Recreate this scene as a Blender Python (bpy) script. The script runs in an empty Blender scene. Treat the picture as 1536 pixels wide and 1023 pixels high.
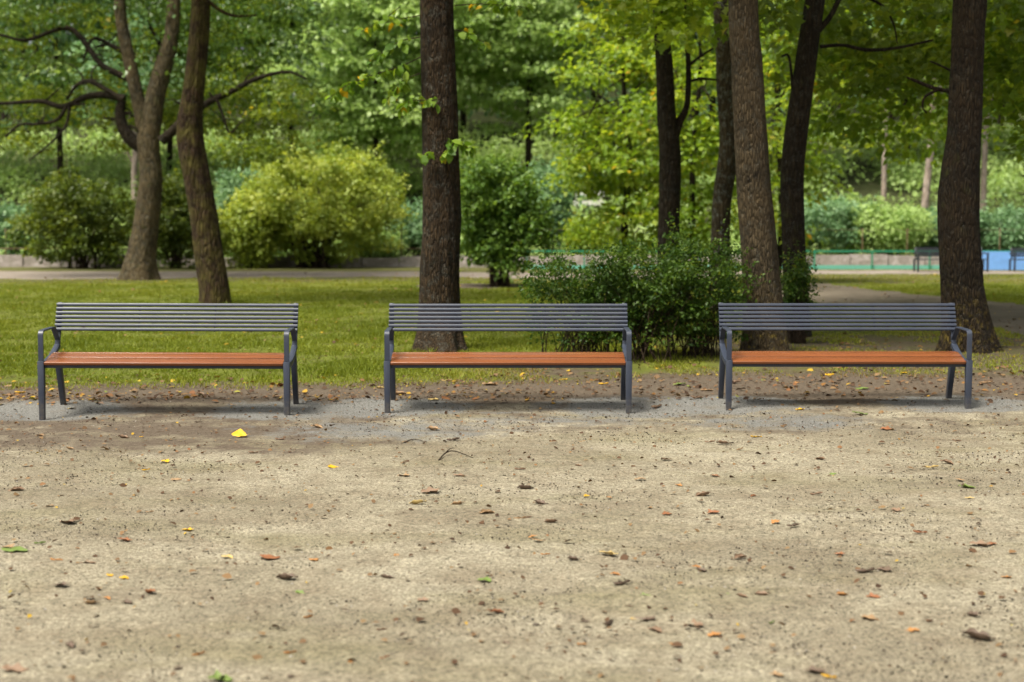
import bpy, bmesh, math, random
import numpy as np
from mathutils import Vector

# ------------------------------------------------------------------ camera, world, sun, exposure
S = bpy.context.scene
C = S.collection
F_PX, CX, CY, CAM_H, HORIZON = 2133.0, 768.0, 511.5, 1.6, 345.0
PITCH = math.atan((CY - HORIZON) / F_PX)
cam_d = bpy.data.cameras.new('camera')
cam = bpy.data.objects.new('camera', cam_d)
C.objects.link(cam)
cam.location = (0, 0, CAM_H)
cam.rotation_euler = (math.pi / 2 - PITCH, 0, 0)
cam_d.sensor_width = 36.0
cam_d.lens = 36.0 * F_PX / 1536.0
cam_d.clip_start, cam_d.clip_end = 0.1, 2000
cam_d.dof.use_dof = True
cam_d.dof.focus_distance = 10.2
cam_d.dof.aperture_fstop = 1.9
S.camera = cam

SUN_ELEV, SUN_AZ = math.radians(61), math.radians(230)
world = bpy.data.worlds.new('World')
S.world = world
world.use_nodes = True
wn = world.node_tree
bg = wn.nodes['Background']
sky = wn.nodes.new('ShaderNodeTexSky')
sky.sky_type = 'NISHITA'
sky.sun_disc = False
sky.sun_elevation = SUN_ELEV
sky.sun_rotation = SUN_AZ
sky.air_density, sky.dust_density, sky.ozone_density = 0.7, 6.0, 0.6
hs = wn.nodes.new('ShaderNodeHueSaturation')
hs.inputs['Saturation'].default_value = 0.25
wn.links.new(sky.outputs[0], hs.inputs['Color'])
wn.links.new(hs.outputs[0], bg.inputs[0])
bg.inputs[1].default_value = 0.08
sun_d = bpy.data.lights.new('sun', 'SUN')
sun_d.energy = 2.8
sun_d.angle = math.radians(24)
sun_d.color = (1.0, 0.93, 0.80)
sun = bpy.data.objects.new('sun', sun_d)
C.objects.link(sun)
_dir = Vector((math.sin(SUN_AZ) * math.cos(SUN_ELEV), math.cos(SUN_AZ) * math.cos(SUN_ELEV), math.sin(SUN_ELEV)))
sun.rotation_euler = (-_dir).to_track_quat('-Z', 'Y').to_euler()
S.view_settings.view_transform = 'Standard'
S.view_settings.look = 'None'
S.view_settings.gamma = 1.0
S.view_settings.exposure = 1.4
S.cycles.use_denoising = True
S.cycles.max_bounces = 7
S.cycles.diffuse_bounces = 4
S.cycles.transmission_bounces = 4
S.cycles.sample_clamp_indirect = 6.0

rng = np.random.default_rng(7)
random.seed(7)

# ------------------------------------------------------------------ numeric helpers
def sstep(a, b, x):
    t = np.clip((np.asarray(x, float) - a) / (b - a), 0, 1)
    return t * t * (3 - 2 * t)

def _h(ix, iy, iz, seed):
    n = (ix * 374761393 + iy * 668265263 + iz * 2147483647 + seed * 974711) & 0xFFFFFFFF
    n = ((n ^ (n >> 13)) * 1274126177) & 0xFFFFFFFF
    n = n ^ (n >> 16)
    return (n & 0xFFFF) / 65535.0

def vnoise(x, y, z=0.0, seed=0):
    x, y, z = np.broadcast_arrays(np.asarray(x, float), np.asarray(y, float), np.asarray(z, float))
    ix, iy, iz = np.floor(x).astype(np.int64), np.floor(y).astype(np.int64), np.floor(z).astype(np.int64)
    fx, fy, fz = x - ix, y - iy, z - iz
    fx, fy, fz = fx * fx * (3 - 2 * fx), fy * fy * (3 - 2 * fy), fz * fz * (3 - 2 * fz)
    r = 0
    for a in (0, 1):
        for b in (0, 1):
            for c in (0, 1):
                w = (fx if a else 1 - fx) * (fy if b else 1 - fy) * (fz if c else 1 - fz)
                r = r + w * _h(ix + a, iy + b, iz + c, seed)
    return r

def fbm(x, y, z=0.0, seed=0, octv=4):
    s, a, t = 0, 0.5, 0
    x, y, z = np.asarray(x, float), np.asarray(y, float), np.asarray(z, float)
    for k in range(octv):
        s = s + a * vnoise(x, y, z, seed + k * 17)
        t += a
        a *= 0.5
        x, y, z = x * 2.03 + 3.1, y * 2.03 + 1.7, z * 2.03 + 5.3
    return s / t

def terrain(x, y):
    x, y = np.asarray(x, float), np.asarray(y, float)
    z = 0.05 * sstep(12.45, 13.0, y) + 0.08 * sstep(13.4, 17, y)
    z = z - 0.045 * np.exp(-((x + 4.1) / 0.35) ** 2 - ((y - 12.3) / 0.35) ** 2)
    z = z + 0.02 * sstep(1.5, 2.5, x) * sstep(11, 12.3, y) * (1 - sstep(12.5, 13, y))
    z = z + 0.02 * (fbm(x * 0.8, y * 0.8, 0, 3, 3) - 0.5) * sstep(2, 6, y) * (1 - 0.7 * np.exp(-((y - 12.6) / 0.8) ** 2))
    z = z + 0.10 * (fbm(x * 0.15, y * 0.15, 0, 9, 2) - 0.5) * sstep(18, 30, y)
    hill = np.clip(y - 61, 0, 90)
    z = z + 0.23 * hill * sstep(0, 14, hill) + 0.6 * (fbm(x * 0.08, y * 0.08, 0, 5, 2) - 0.5) * sstep(0, 15, hill)
    return z

def ray(px, py):
    u, v = (px - CX) / F_PX, -(py - CY) / F_PX
    cp, sp = math.cos(PITCH), math.sin(PITCH)
    return Vector((u, cp + v * sp, -sp + v * cp))

def P(px, py, d):
    """point at horizontal distance d that shows at photo pixel px, py"""
    r = ray(px, py)
    return Vector((0, 0, CAM_H)) + r * (d / r.y)

def G(px, py):
    """the ground point under a pixel"""
    r = ray(px, py)
    lo, hi = 2.0, 140.0
    for _ in range(50):
        m = 0.5 * (lo + hi)
        p = Vector((0, 0, CAM_H)) + r * (m / r.y)
        if p.z > float(terrain(p.x, p.y)):
            lo = m
        else:
            hi = m
    p = Vector((0, 0, CAM_H)) + r * (lo / r.y)
    p.z = float(terrain(p.x, p.y))
    return p

def base_at(px, d):
    p = P(px, 345, d)
    return Vector((p.x, p.y, float(terrain(p.x, p.y))))

# ------------------------------------------------------------------ mesh helpers
def mesh_arrays(name, verts, faces, mat=None, var=None, smooth=True, extra=None):
    """verts (N,3); faces (M,k) array or list of such arrays"""
    if not isinstance(faces, list):
        faces = [faces]
    faces = [np.asarray(f, np.int32) for f in faces if len(f)]
    me = bpy.data.meshes.new(name)
    verts = np.asarray(verts, np.float32)
    me.vertices.add(len(verts))
    me.vertices.foreach_set('co', verts.ravel())
    loops = np.concatenate([f.ravel() for f in faces])
    tot = np.concatenate([np.full(len(f), f.shape[1], np.int32) for f in faces])
    start = np.concatenate([[0], np.cumsum(tot)[:-1]]).astype(np.int32)
    me.loops.add(len(loops))
    me.loops.foreach_set('vertex_index', loops)
    me.polygons.add(len(tot))
    me.polygons.foreach_set('loop_start', start)
    me.polygons.foreach_set('loop_total', tot)
    me.polygons.foreach_set('use_smooth', np.full(len(tot), smooth))
    if var is not None:
        a = me.attributes.new('var', 'FLOAT', 'FACE')
        a.data.foreach_set('value', np.asarray(var, np.float32))
    for k, v in (extra or {}).items():
        a = me.attributes.new(k, 'FLOAT', 'POINT')
        a.data.foreach_set('value', np.asarray(v, np.float32))
    me.update(calc_edges=True)
    if mat:
        me.materials.append(mat)
    return me

def link(name, me, parent=None, loc=(0, 0, 0)):
    o = bpy.data.objects.new(name, me)
    C.objects.link(o)
    o.location = loc
    if parent:
        o.parent = parent
    return o

def tag(o, label=None, cat=None, group=None, kind=None):
    if label: o['label'] = label
    if cat: o['category'] = cat
    if group: o['group'] = group
    if kind: o['kind'] = kind
    return o

def thing(name, label, cat, loc=(0, 0, 0), rz=0, group=None):
    o = bpy.data.objects.new(name, None)
    C.objects.link(o)
    o.location = loc
    o.rotation_euler = (0, 0, rz)
    o.empty_display_size = 0.2
    return tag(o, label, cat, group)

class Acc:
    """collects quads and triangles into ONE mesh"""
    def __init__(s):
        s.v, s.q, s.t, s.n = [], [], [], 0
        s.var = []
    def add(s, v, q=None, t=None):
        if q is not None and len(q): s.q.append(np.asarray(q) + s.n)
        if t is not None and len(t): s.t.append(np.asarray(t) + s.n)
        s.v.append(np.asarray(v, float))
        s.n += len(v)
    def box(s, c, d, taper=1.0):
        x, y, z = np.array(d) / 2
        v = np.array([[-x, -y, -z], [x, -y, -z], [x, y, -z], [-x, y, -z],
                      [-x * taper, -y * taper, z], [x * taper, -y * taper, z], [x * taper, y * taper, z], [-x * taper, y * taper, z]]) + np.array(c)
        s.add(v, [[0, 3, 2, 1], [4, 5, 6, 7], [0, 1, 5, 4], [1, 2, 6, 5], [2, 3, 7, 6], [3, 0, 4, 7]])
    def tube(s, pts, radii, seg=8, rough=0.0, freq=3.0, seed=0, flare=None, sub=4, cap=True, ridge=0.0, bumps=()):
        p, r = spline(pts, radii, sub)
        k = len(p)
        t = np.gradient(p, axis=0)
        t /= np.linalg.norm(t, axis=1)[:, None] + 1e-9
        ref = np.array([1.0, 0, 0]) if abs(t[0][0]) < 0.8 else np.array([0, 1.0, 0])
        n = ref - t[0] * ref.dot(t[0])
        n /= np.linalg.norm(n)
        N = []
        for i in range(k):
            n = n - t[i] * n.dot(t[i])
            n /= np.linalg.norm(n) + 1e-9
            N.append(n)
        N = np.array(N)
        B = np.cross(t, N)
        a = np.linspace(0, 2 * np.pi, seg, endpoint=False)
        rr = r[:, None] * np.ones(seg)[None]
        if rough:
            L = np.concatenate([[0], np.cumsum(np.linalg.norm(np.diff(p, axis=0), axis=1))])
            rr = rr * (1 + rough * 2 * (fbm(np.cos(a)[None] * freq + 9, np.sin(a)[None] * freq + 5, L[:, None] * 0.9, seed, 4) - 0.5))
        if ridge:
            L = np.concatenate([[0], np.cumsum(np.linalg.norm(np.diff(p, axis=0), axis=1))])
            tw = a[None] + 0.10 * L[:, None]
            rr = rr * (1 + ridge * 2 * (fbm(np.cos(tw) * 8 + 20, np.sin(tw) * 8 + 20, L[:, None] * 1.6, seed + 5, 3) - 0.5))
            for L0, a0, amp, sa, sl in bumps:
                da = (a[None] - a0 + np.pi) % (2 * np.pi) - np.pi
                q = (da / sa) ** 2 + ((L[:, None] - L0) / sl) ** 2
                rr = rr * (1 + amp * np.exp(-q) - 0.9 * amp * np.exp(-q * 6))
        if flare:
            amp, hgt, lobes, ph = flare
            L = np.concatenate([[0], np.cumsum(np.linalg.norm(np.diff(p, axis=0), axis=1))])
            f = np.exp(-L / hgt)[:, None]
            lob = 0.5 + 0.5 * np.cos(a * lobes + ph + 0.9 * np.sin(a * 2 + ph))[None]
            rr = rr * (1 + amp * f * (0.45 + 0.85 * lob))
        v = p[:, None, :] + rr[..., None] * (np.cos(a)[None, :, None] * N[:, None, :] + np.sin(a)[None, :, None] * B[:, None, :])
        v = v.reshape(-1, 3)
        i = np.arange(k - 1)[:, None] * seg
        j = np.arange(seg)[None]
        jn = (j + 1) % seg
        q = np.stack([i + j, i + jn, i + seg + jn, i + seg + j], -1).reshape(-1, 4)
        tr = []
        if cap:
            v = np.vstack([v, p[-1] + t[-1] * r[-1] * 0.3])
            e = (k - 1) * seg
            tr = [[e + m, e + (m + 1) % seg, len(v) - 1] for m in range(seg)]
        s.add(v, q, tr)
    def mesh(s, name, mat, smooth=True, origin=(0, 0, 0)):
        v = np.concatenate(s.v) - np.array(origin)
        fs = []
        if s.q: fs.append(np.concatenate(s.q))
        if s.t: fs.append(np.concatenate(s.t))
        return mesh_arrays(name, v, fs, mat, smooth=smooth)

def spline(pts, radii, sub=4):
    p = np.array([tuple(q) for q in pts], float)
    r = np.array(radii, float)
    if len(p) < 3 or sub <= 1:
        if len(p) == 2 and sub > 1:
            tt = np.linspace(0, 1, sub + 1)[:, None]
            return p[0] + (p[1] - p[0]) * tt, r[0] + (r[1] - r[0]) * tt[:, 0]
        return p, r
    pp = np.vstack([2 * p[0] - p[1], p, 2 * p[-1] - p[-2]])
    op, orr = [], []
    for i in range(len(p) - 1):
        p0, p1, p2, p3 = pp[i:i + 4]
        for t in np.arange(sub) / sub:
            op.append(0.5 * (2 * p1 + (p2 - p0) * t + (2 * p0 - 5 * p1 + 4 * p2 - p3) * t * t + (3 * p1 - p0 - 3 * p2 + p3) * t ** 3))
            orr.append(r[i] * (1 - t) + r[i + 1] * t)
    op.append(p[-1]); orr.append(r[-1])
    return np.array(op), np.array(orr)

# leaf templates: x along the leaf, y across, z up (unit length)
LEAF4 = (np.array([[0, 0, 0], [0.45, 0.36, 0.07], [1, 0, -0.08], [0.45, -0.36, 0.07]]), [[0, 1, 2, 3]])
_ov = [(0, 0), (0.15, 0.22), (0.4, 0.36), (0.7, 0.26), (1, 0), (0.7, -0.26), (0.4, -0.36), (0.15, -0.22)]
LEAF8 = (np.array([[x, y, 0.25 * abs(y) - 0.25 * (x - 0.4) ** 2] for x, y in _ov]), [[0, 1, 2, 3, 4, 5, 6, 7]])
_mp = [(0, 0), (0.12, 0.14), (0.02, 0.42), (0.3, 0.3), (0.42, 0.55), (0.6, 0.2), (1, 0), (0.6, -0.2), (0.42, -0.55), (0.3, -0.3), (0.02, -0.42), (0.12, -0.14)]
LEAFM = (np.array([[x, y, 0.2 * abs(y) - 0.2 * (x - 0.4) ** 2] for x, y in _mp]), [list(range(12))])

def leaves(pos, size, yaw, pitch, roll, tmpl=LEAF4):
    tv, tf = tmpl
    n, k = len(pos), len(tv)
    cy, sy = np.cos(yaw), np.sin(yaw)
    cp, sp = np.cos(pitch), np.sin(pitch)
    cr, sr = np.cos(roll), np.sin(roll)
    z0 = np.zeros(n)
    ex = np.stack([cy * cp, sy * cp, sp], -1)
    ey0 = np.stack([-sy, cy, z0], -1)
    ez0 = np.cross(ex, ey0)
    ey = ey0 * cr[:, None] + ez0 * sr[:, None]
    ez = np.cross(ex, ey)
    v = pos[:, None, :] + size[:, None, None] * (tv[None, :, 0, None] * ex[:, None] + tv[None, :, 1, None] * ey[:, None] + tv[None, :, 2, None] * ez[:, None])
    f = (np.arange(n)[:, None, None] * k + np.array(tf)[None]).reshape(-1, len(tf[0]))
    return v.reshape(-1, 3), f

# ------------------------------------------------------------------ material helpers
class N:
    def __init__(s, name):
        s.m = bpy.data.materials.new(name)
        s.m.use_nodes = True
        s.t = s.m.node_tree
        s.b = s.t.nodes['Principled BSDF']
        s.out = s.t.nodes['Material Output']
        s._co = None
    def n(s, kind, **kw):
        x = s.t.nodes.new('ShaderNode' + kind)
        for k, v in kw.items():
            if k in x.inputs: x.inputs[k].default_value = v
            else: setattr(x, k, v)
        return x
    def l(s, a, b): s.t.links.new(a, b)
    def co(s):
        if not s._co: s._co = s.n('TexCoord')
        return s._co.outputs['Object']
    def mapping(s, scale, src=None):
        m = s.n('Mapping')
        m.inputs['Scale'].default_value = scale
        s.l(src or s.co(), m.inputs[0])
        return m.outputs[0]
    def noise(s, scale, detail=4, rough=0.55, vec=None, dist=0.0):
        x = s.n('TexNoise')
        x.inputs['Scale'].default_value = scale
        x.inputs['Detail'].default_value = detail
        x.inputs['Roughness'].default_value = rough
        x.inputs['Distortion'].default_value = dist
        s.l(vec or s.co(), x.inputs['Vector'])
        return x.outputs['Fac']
    def vor(s, scale, vec=None, feature='F1', out='Distance', rand=1.0):
        x = s.n('TexVoronoi', feature=feature)
        x.inputs['Scale'].default_value = scale
        x.inputs['Randomness'].default_value = rand
        s.l(vec or s.co(), x.inputs['Vector'])
        return x.outputs[out]
    def ramp(s, fac, stops, interp='LINEAR'):
        r = s.n('ValToRGB')
        r.color_ramp.interpolation = interp
        e = r.color_ramp.elements
        while len(e) < len(stops): e.new(0.5)
        for q, (p, c) in zip(e, stops):
            q.position = p
            q.color = (*c, 1) if not isinstance(c, (int, float)) else (c, c, c, 1)
        s.l(fac, r.inputs[0])
        return r.outputs[0]
    def mix(s, fac, a, b, mode='MIX'):
        x = s.n('Mix', data_type='RGBA', blend_type=mode)
        for sock, val in ((x.inputs[0], fac), (x.inputs[6], a), (x.inputs[7], b)):
            if hasattr(val, 'is_linked'): s.l(val, sock)
            elif isinstance(val, (int, float)): sock.default_value = val
            else: sock.default_value = (*val, 1)
        return x.outputs[2]
    def math(s, op, a, b=0.0, clamp=False):
        x = s.n('Math', operation=op, use_clamp=clamp)
        for sock, val in ((x.inputs[0], a), (x.inputs[1], b)):
            if hasattr(val, 'is_linked'): s.l(val, sock)
            else: sock.default_value = val
        return x.outputs[0]
    def attr(s, name):
        a = s.n('Attribute', attribute_name=name)
        return a.outputs['Fac']
    def bump(s, h, strength=0.5, dist=0.01):
        b = s.n('Bump')
        b.inputs['Strength'].default_value = strength
        b.inputs['Distance'].default_value = dist
        s.l(h, b.inputs['Height'])
        s.l(b.outputs[0], s.b.inputs['Normal'])
        return b
    def col(s, c):
        if hasattr(c, 'is_linked'): s.l(c, s.b.inputs['Base Color'])
        else: s.b.inputs['Base Color'].default_value = (*c, 1)
    def set(s, rough=0.6, spec=0.4, metal=0.0):
        s.b.inputs['Roughness'].default_value = rough
        s.b.inputs['Specular IOR Level'].default_value = spec
        s.b.inputs['Metallic'].default_value = metal
        return s.m

def leaf_mat(name, stops, trans=0.4, rough=0.45, spec=0.35, tint=(1.25, 1.15, 0.6)):
    m = N(name)
    c = m.ramp(m.attr('var'), stops)
    m.col(c)
    m.set(rough, spec)
    tr = m.n('BsdfTranslucent')
    m.l(m.mix(1.0, c, tint, 'MULTIPLY'), tr.inputs[0])
    mx = m.n('MixShader')
    mx.inputs[0].default_value = trans
    m.l(m.b.outputs[0], mx.inputs[1])
    m.l(tr.outputs[0], mx.inputs[2])
    m.l(mx.outputs[0], m.out.inputs[0])
    return m.m

def bark_mat(name, dark, light, moss=(0.05, 0.055, 0.012), moss_amt=0.3, lichen=0.0, ridge=22, low_yellow=0.0):
    m = N(name)
    v = m.mapping((1, 1, 0.2))
    r1 = m.noise(ridge, 6, 0.65, v, 0.6)
    r2 = m.vor(ridge * 1.1, v, 'DISTANCE_TO_EDGE')
    h = m.math('ADD', m.math('MULTIPLY', r1, 0.8), m.math('MULTIPLY', m.math('MINIMUM', r2, 0.25), 2.0))
    c = m.ramp(h, [(0.38, dark), (0.62, tuple(0.5 * (a + b) for a, b in zip(dark, light))), (0.95, light)])
    big = m.noise(2.2, 5, 0.6)
    c = m.mix(m.ramp(big, [(0.42, 0.0), (0.65, 0.6)]), c, tuple(0.6 * x for x in dark), 'MIX')
    c = m.mix(m.ramp(m.noise(1.3, 5, 0.65), [(0.45, 0.0), (0.7, 0.5)]), c, (light[0] * 1.0, light[1] * 0.9, light[2] * 0.75))
    c = m.mix(m.ramp(m.vor(4.5, m.mapping((1, 1, 0.7))), [(0.06, 0.8), (0.16, 0.0)]), c, tuple(0.35 * x for x in dark))
    if moss_amt:
        c = m.mix(m.ramp(m.noise(3.5, 6, 0.7), [(0.62 - 0.25 * moss_amt, 0.0), (0.75, min(1, 0.5 + moss_amt))]), c, moss)
    if lichen:
        li = m.math('MULTIPLY', m.ramp(m.noise(9, 3, 0.6), [(0.5, 0.0), (0.62, 1.0)]), m.ramp(m.noise(45, 3, 0.7), [(0.45, 0.0), (0.6, lichen)]))
        c = m.mix(li, c, (0.15, 0.165, 0.14))
    sp = m.ramp(m.noise(60, 2, 0.5), [(0.68, 0.0), (0.74, 0.7)])
    c = m.mix(sp, c, (0.17, 0.16, 0.14))
    if low_yellow:
        z = m.n('SeparateXYZ'); m.l(m.co(), z.inputs[0])
        k = m.math('MULTIPLY', m.ramp(z.outputs[2], [(0.0, 1.0), (1.0, 0.0)]), m.ramp(m.noise(14, 4, 0.7), [(0.53, 0.0), (0.62, low_yellow)]))
        c = m.mix(k, c, (0.20, 0.145, 0.02))
    m.col(c)
    m.bump(h, 1.0, 0.045)
    return m.set(0.9, 0.2)

def paint(name, c, rough=0.4, spec=0.5, dirt=0.15, scale=12):
    m = N(name)
    n = m.noise(scale, 6, 0.65)
    m.col(m.mix(m.ramp(n, [(0.4, 0.0), (0.75, dirt)]), c, tuple(0.45 * x + 0.02 for x in c)))
    return m.set(rough, spec)

# ------------------------------------------------------------------ materials
def sand_material():
    m = N('sandy_ground')
    big = m.noise(0.55, 5, 0.6)
    mid = m.noise(3.0, 6, 0.65)
    c = m.ramp(big, [(0.3, (0.133, 0.114, 0.076)), (0.5, (0.222, 0.197, 0.138)), (0.72, (0.292, 0.266, 0.194))])
    c = m.mix(m.ramp(mid, [(0.36, 0.6), (0.56, 0.0)]), c, (0.135, 0.108, 0.072))
    olive = m.ramp(m.noise(0.8, 4, 0.6, m.mapping((0.7, 1.6, 1))), [(0.50, 0.0), (0.70, 0.65)])
    c = m.mix(olive, c, (0.14, 0.125, 0.068))
    gr = m.noise(150, 3, 0.7)
    c = m.mix(0.75, c, m.ramp(gr, [(0.3, 0.2), (0.5, 0.5), (0.7, 0.85)]), 'OVERLAY')
    c = m.mix(0.8, c, m.ramp(m.noise(48, 4, 0.8), [(0.34, 0.12), (0.5, 0.52), (0.66, 0.8)]), 'OVERLAY')
    c = m.mix(0.5, c, m.ramp(m.noise(11, 5, 0.75), [(0.32, 0.25), (0.5, 0.52), (0.68, 0.7)]), 'OVERLAY')
    # gravel of the bench beds, soil strip behind
    gcol = m.ramp(m.noise(75, 3, 0.75), [(0.3, (0.055, 0.055, 0.050)), (0.5, (0.135, 0.135, 0.124)), (0.72, (0.25, 0.25, 0.235))])
    gm = m.math('ADD', m.attr('gravel'), m.math('MULTIPLY', m.math('SUBTRACT', m.noise(3.4, 8, 0.75), 0.5), 2.4))
    dcol = m.ramp(m.noise(30, 6, 0.75), [(0.3, (0.045, 0.034, 0.024)), (0.55, (0.095, 0.073, 0.052)), (0.75, (0.17, 0.135, 0.10))])
    dm = m.math('ADD', m.attr('dirt'), m.math('MULTIPLY', m.math('SUBTRACT', m.noise(2.0, 7, 0.7), 0.5), 1.5))
    c = m.mix(m.ramp(dm, [(0.4, 0.0), (0.7, 0.95)]), c, dcol)
    c = m.mix(m.ramp(gm, [(0.45, 0.0), (0.85, 0.92)]), c, gcol)
    sp = m.ramp(m.vor(75, None, 'F1'), [(0.20, 0.9), (0.34, 0.0)])
    sel = m.ramp(m.noise(3, 5, 0.75), [(0.40, 0.1), (0.56, 1.0)])
    smear = m.math('MULTIPLY', m.ramp(m.noise(2.2, 6, 0.75, m.mapping((0.6, 1.8, 1))), [(0.55, 0.0), (0.68, 0.75)]), m.ramp(m.noise(18, 4, 0.7), [(0.35, 0.3), (0.6, 1.0)]))
    c = m.mix(smear, c, (0.115, 0.095, 0.066))
    c = m.mix(m.math('MULTIPLY', sp, sel), c, (0.06, 0.045, 0.036))
    sp2 = m.ramp(m.vor(30, None, 'F1'), [(0.08, 0.8), (0.13, 0.0)])
    c = m.mix(m.math('MULTIPLY', sp2, m.ramp(m.noise(1.7, 3, 0.6), [(0.45, 0.2), (0.6, 0.9)])), c, (0.10, 0.07, 0.05))
    m.col(c)
    h = m.math('ADD', m.math('MULTIPLY', gr, 0.5), m.math('ADD', m.noise(28, 6, 0.7), m.math('MULTIPLY', mid, 1.5)))
    m.bump(h, 0.8, 0.016)
    return m.set(0.95, 0.15)

def lawn_material():
    m = N('lawn')
    a = m.noise(0.35, 4, 0.6)
    b = m.noise(6, 6, 0.7)
    c = m.ramp(a, [(0.35, (0.075, 0.098, 0.013)), (0.6, (0.13, 0.15, 0.02))])
    c = m.mix(m.ramp(b, [(0.4, 0.6), (0.62, 0.0)]), c, (0.06, 0.055, 0.02))
    d = m.math('ADD', m.attr('dry'), m.math('MULTIPLY', m.math('SUBTRACT', m.noise(3.0, 6, 0.7), 0.5), 1.6))
    dcol = m.ramp(m.noise(30, 6, 0.75), [(0.3, (0.045, 0.034, 0.024)), (0.55, (0.095, 0.073, 0.052)), (0.75, (0.17, 0.135, 0.10))])
    c = m.mix(m.ramp(d, [(0.4, 0.0), (0.8, 0.95)]), c, dcol)
    m.col(c)
    m.bump(m.noise(40, 5, 0.7), 0.8, 0.03)
    return m.set(0.95, 0.1)

def path_material(name, c1, c2):
    m = N(name)
    c = m.ramp(m.noise(1.2, 7, 0.7), [(0.3, c1), (0.7, c2)])
    c = m.mix(m.ramp(m.noise(14, 5, 0.7), [(0.55, 0.0), (0.7, 0.6)]), c, tuple(0.5 * x for x in c1))
    m.col(c)
    m.bump(m.noise(30, 5), 0.4, 0.02)
    return m.set(0.95, 0.1)

def metal_material():
    m = N('anthracite_paint')
    n = m.noise(90, 3, 0.6)
    d = m.noise(4, 6, 0.7)
    c = m.mix(m.ramp(d, [(0.45, 0.0), (0.7, 0.22)]), (0.022, 0.029, 0.047), (0.055, 0.054, 0.053))
    z = m.n('SeparateXYZ'); m.l(m.co(), z.inputs[0])
    mud = m.math('MULTIPLY', m.ramp(z.outputs[2], [(0.0, 1.0), (0.16, 0.0)]), m.ramp(m.noise(25, 5, 0.7), [(0.4, 0.1), (0.65, 0.8)]))
    c = m.mix(mud, c, (0.12, 0.105, 0.08))
    m.col(c)
    r = m.ramp(d, [(0.3, 0.36), (0.7, 0.52)])
    m.l(r, m.b.inputs['Roughness'])
    m.bump(n, 0.12, 0.001)
    m.set(0.42, 0.5)
    return m.m

def wood_material():
    m = N('stained_wood')
    v = m.mapping((0.35, 9, 9))
    g = m.noise(5, 8, 0.65, v, 0.8)
    c = m.ramp(g, [(0.28, (0.10, 0.031, 0.010)), (0.5, (0.155, 0.050, 0.015)), (0.72, (0.215, 0.074, 0.025))])
    s = m.noise(1.7, 4, 0.6)
    c = m.mix(m.ramp(s, [(0.4, 0.0), (0.7, 0.3)]), c, (0.15, 0.045, 0.018))
    m.col(c)
    m.bump(g, 0.15, 0.002)
    m.l(m.ramp(g, [(0.3, 0.33), (0.7, 0.2)]), m.b.inputs['Roughness'])
    m.set(0.35, 0.5)
    return m.m

M_SAND, M_LAWN = sand_material(), lawn_material()
M_PATH = path_material('pale_path', (0.13, 0.108, 0.087), (0.25, 0.215, 0.18))
M_TRAIL = path_material('brown_path', (0.085, 0.07, 0.052), (0.15, 0.126, 0.096))
M_METAL, M_WOOD = metal_material(), wood_material()
M_BLACK = paint('black_bench_paint', (0.02, 0.022, 0.03), 0.45)
M_GREEN = paint('green_rail_paint', (0.018, 0.19, 0.10), 0.45, 0.4)
M_TEAL = paint('teal_board_paint', (0.12, 0.36, 0.27), 0.55, 0.4)
M_BLUE = paint('blue_board_paint', (0.16, 0.34, 0.68), 0.5, 0.4, 0.3, 5)
M_RUST = paint('rusty_metal', (0.13, 0.08, 0.045), 0.8, 0.2, 0.6, 8)
M_WHITE = paint('weathered_white_paint', (0.62, 0.60, 0.55), 0.6, 0.3, 0.4)

Y1, Y2 = (0.62, 0.40, 0.02), (0.42, 0.33, 0.03)
LM_LIGHT = leaf_mat('light_leaf', [(0, (0.16, 0.24, 0.03)), (0.5, (0.31, 0.39, 0.06)), (0.95, (0.48, 0.53, 0.12)), (1, (0.50, 0.51, 0.10))], 0.45)
LM_PALE = leaf_mat('pale_leaf', [(0, (0.20, 0.32, 0.085)), (0.5, (0.36, 0.49, 0.16)), (1, (0.50, 0.62, 0.26))], 0.5, tint=(1.1, 1.1, 0.8))
LM_MID = leaf_mat('mid_leaf', [(0, (0.065, 0.125, 0.014)), (0.5, (0.145, 0.215, 0.024)), (0.93, (0.24, 0.30, 0.038)), (0.975, Y2), (1, Y1)], 0.55)
LM_SLOPE = leaf_mat('slope_leaf', [(0, (0.12, 0.21, 0.05)), (0.5, (0.25, 0.36, 0.085)), (1, (0.40, 0.51, 0.15))], 0.5, tint=(1.1, 1.1, 0.7))
LM_OLIVE = leaf_mat('olive_leaf', [(0, (0.045, 0.08, 0.010)), (0.5, (0.095, 0.14, 0.018)), (1, (0.19, 0.235, 0.03))], 0.45)
LM_HANG = leaf_mat('hanging_leaf', [(0, (0.075, 0.155, 0.016)), (0.5, (0.17, 0.27, 0.026)), (0.9, (0.31, 0.40, 0.045)), (0.955, Y2), (1, Y1)], 0.58)
LM_FRESH = leaf_mat('fresh_leaf', [(0, (0.05, 0.115, 0.017)), (0.5, (0.11, 0.205, 0.03)), (1, (0.22, 0.33, 0.06))], 0.45)
LM_GREENB = leaf_mat('blue_green_leaf', [(0, (0.085, 0.18, 0.075)), (0.5, (0.17, 0.29, 0.13)), (1, (0.28, 0.41, 0.20))], 0.4, tint=(1.05, 1.1, 0.85))
LM_DARK = leaf_mat('dark_leaf', [(0, (0.045, 0.10, 0.018)), (0.5, (0.085, 0.165, 0.03)), (1, (0.16, 0.25, 0.05))], 0.4, 0.35, 0.5)
LM_YEL = leaf_mat('yellowing_leaf', [(0, (0.095, 0.18, 0.016)), (0.5, (0.205, 0.315, 0.028)), (0.9, (0.35, 0.43, 0.045)), (0.95, Y2), (0.985, Y1), (1, (0.5, 0.2, 0.03))], 0.58)
LM_SPRAY = leaf_mat('young_leaf', [(0, (0.08, 0.17, 0.02)), (0.6, (0.17, 0.29, 0.03)), (0.91, (0.25, 0.36, 0.04)), (0.935, Y1), (1, (0.62, 0.42, 0.02))], 0.55)
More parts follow.
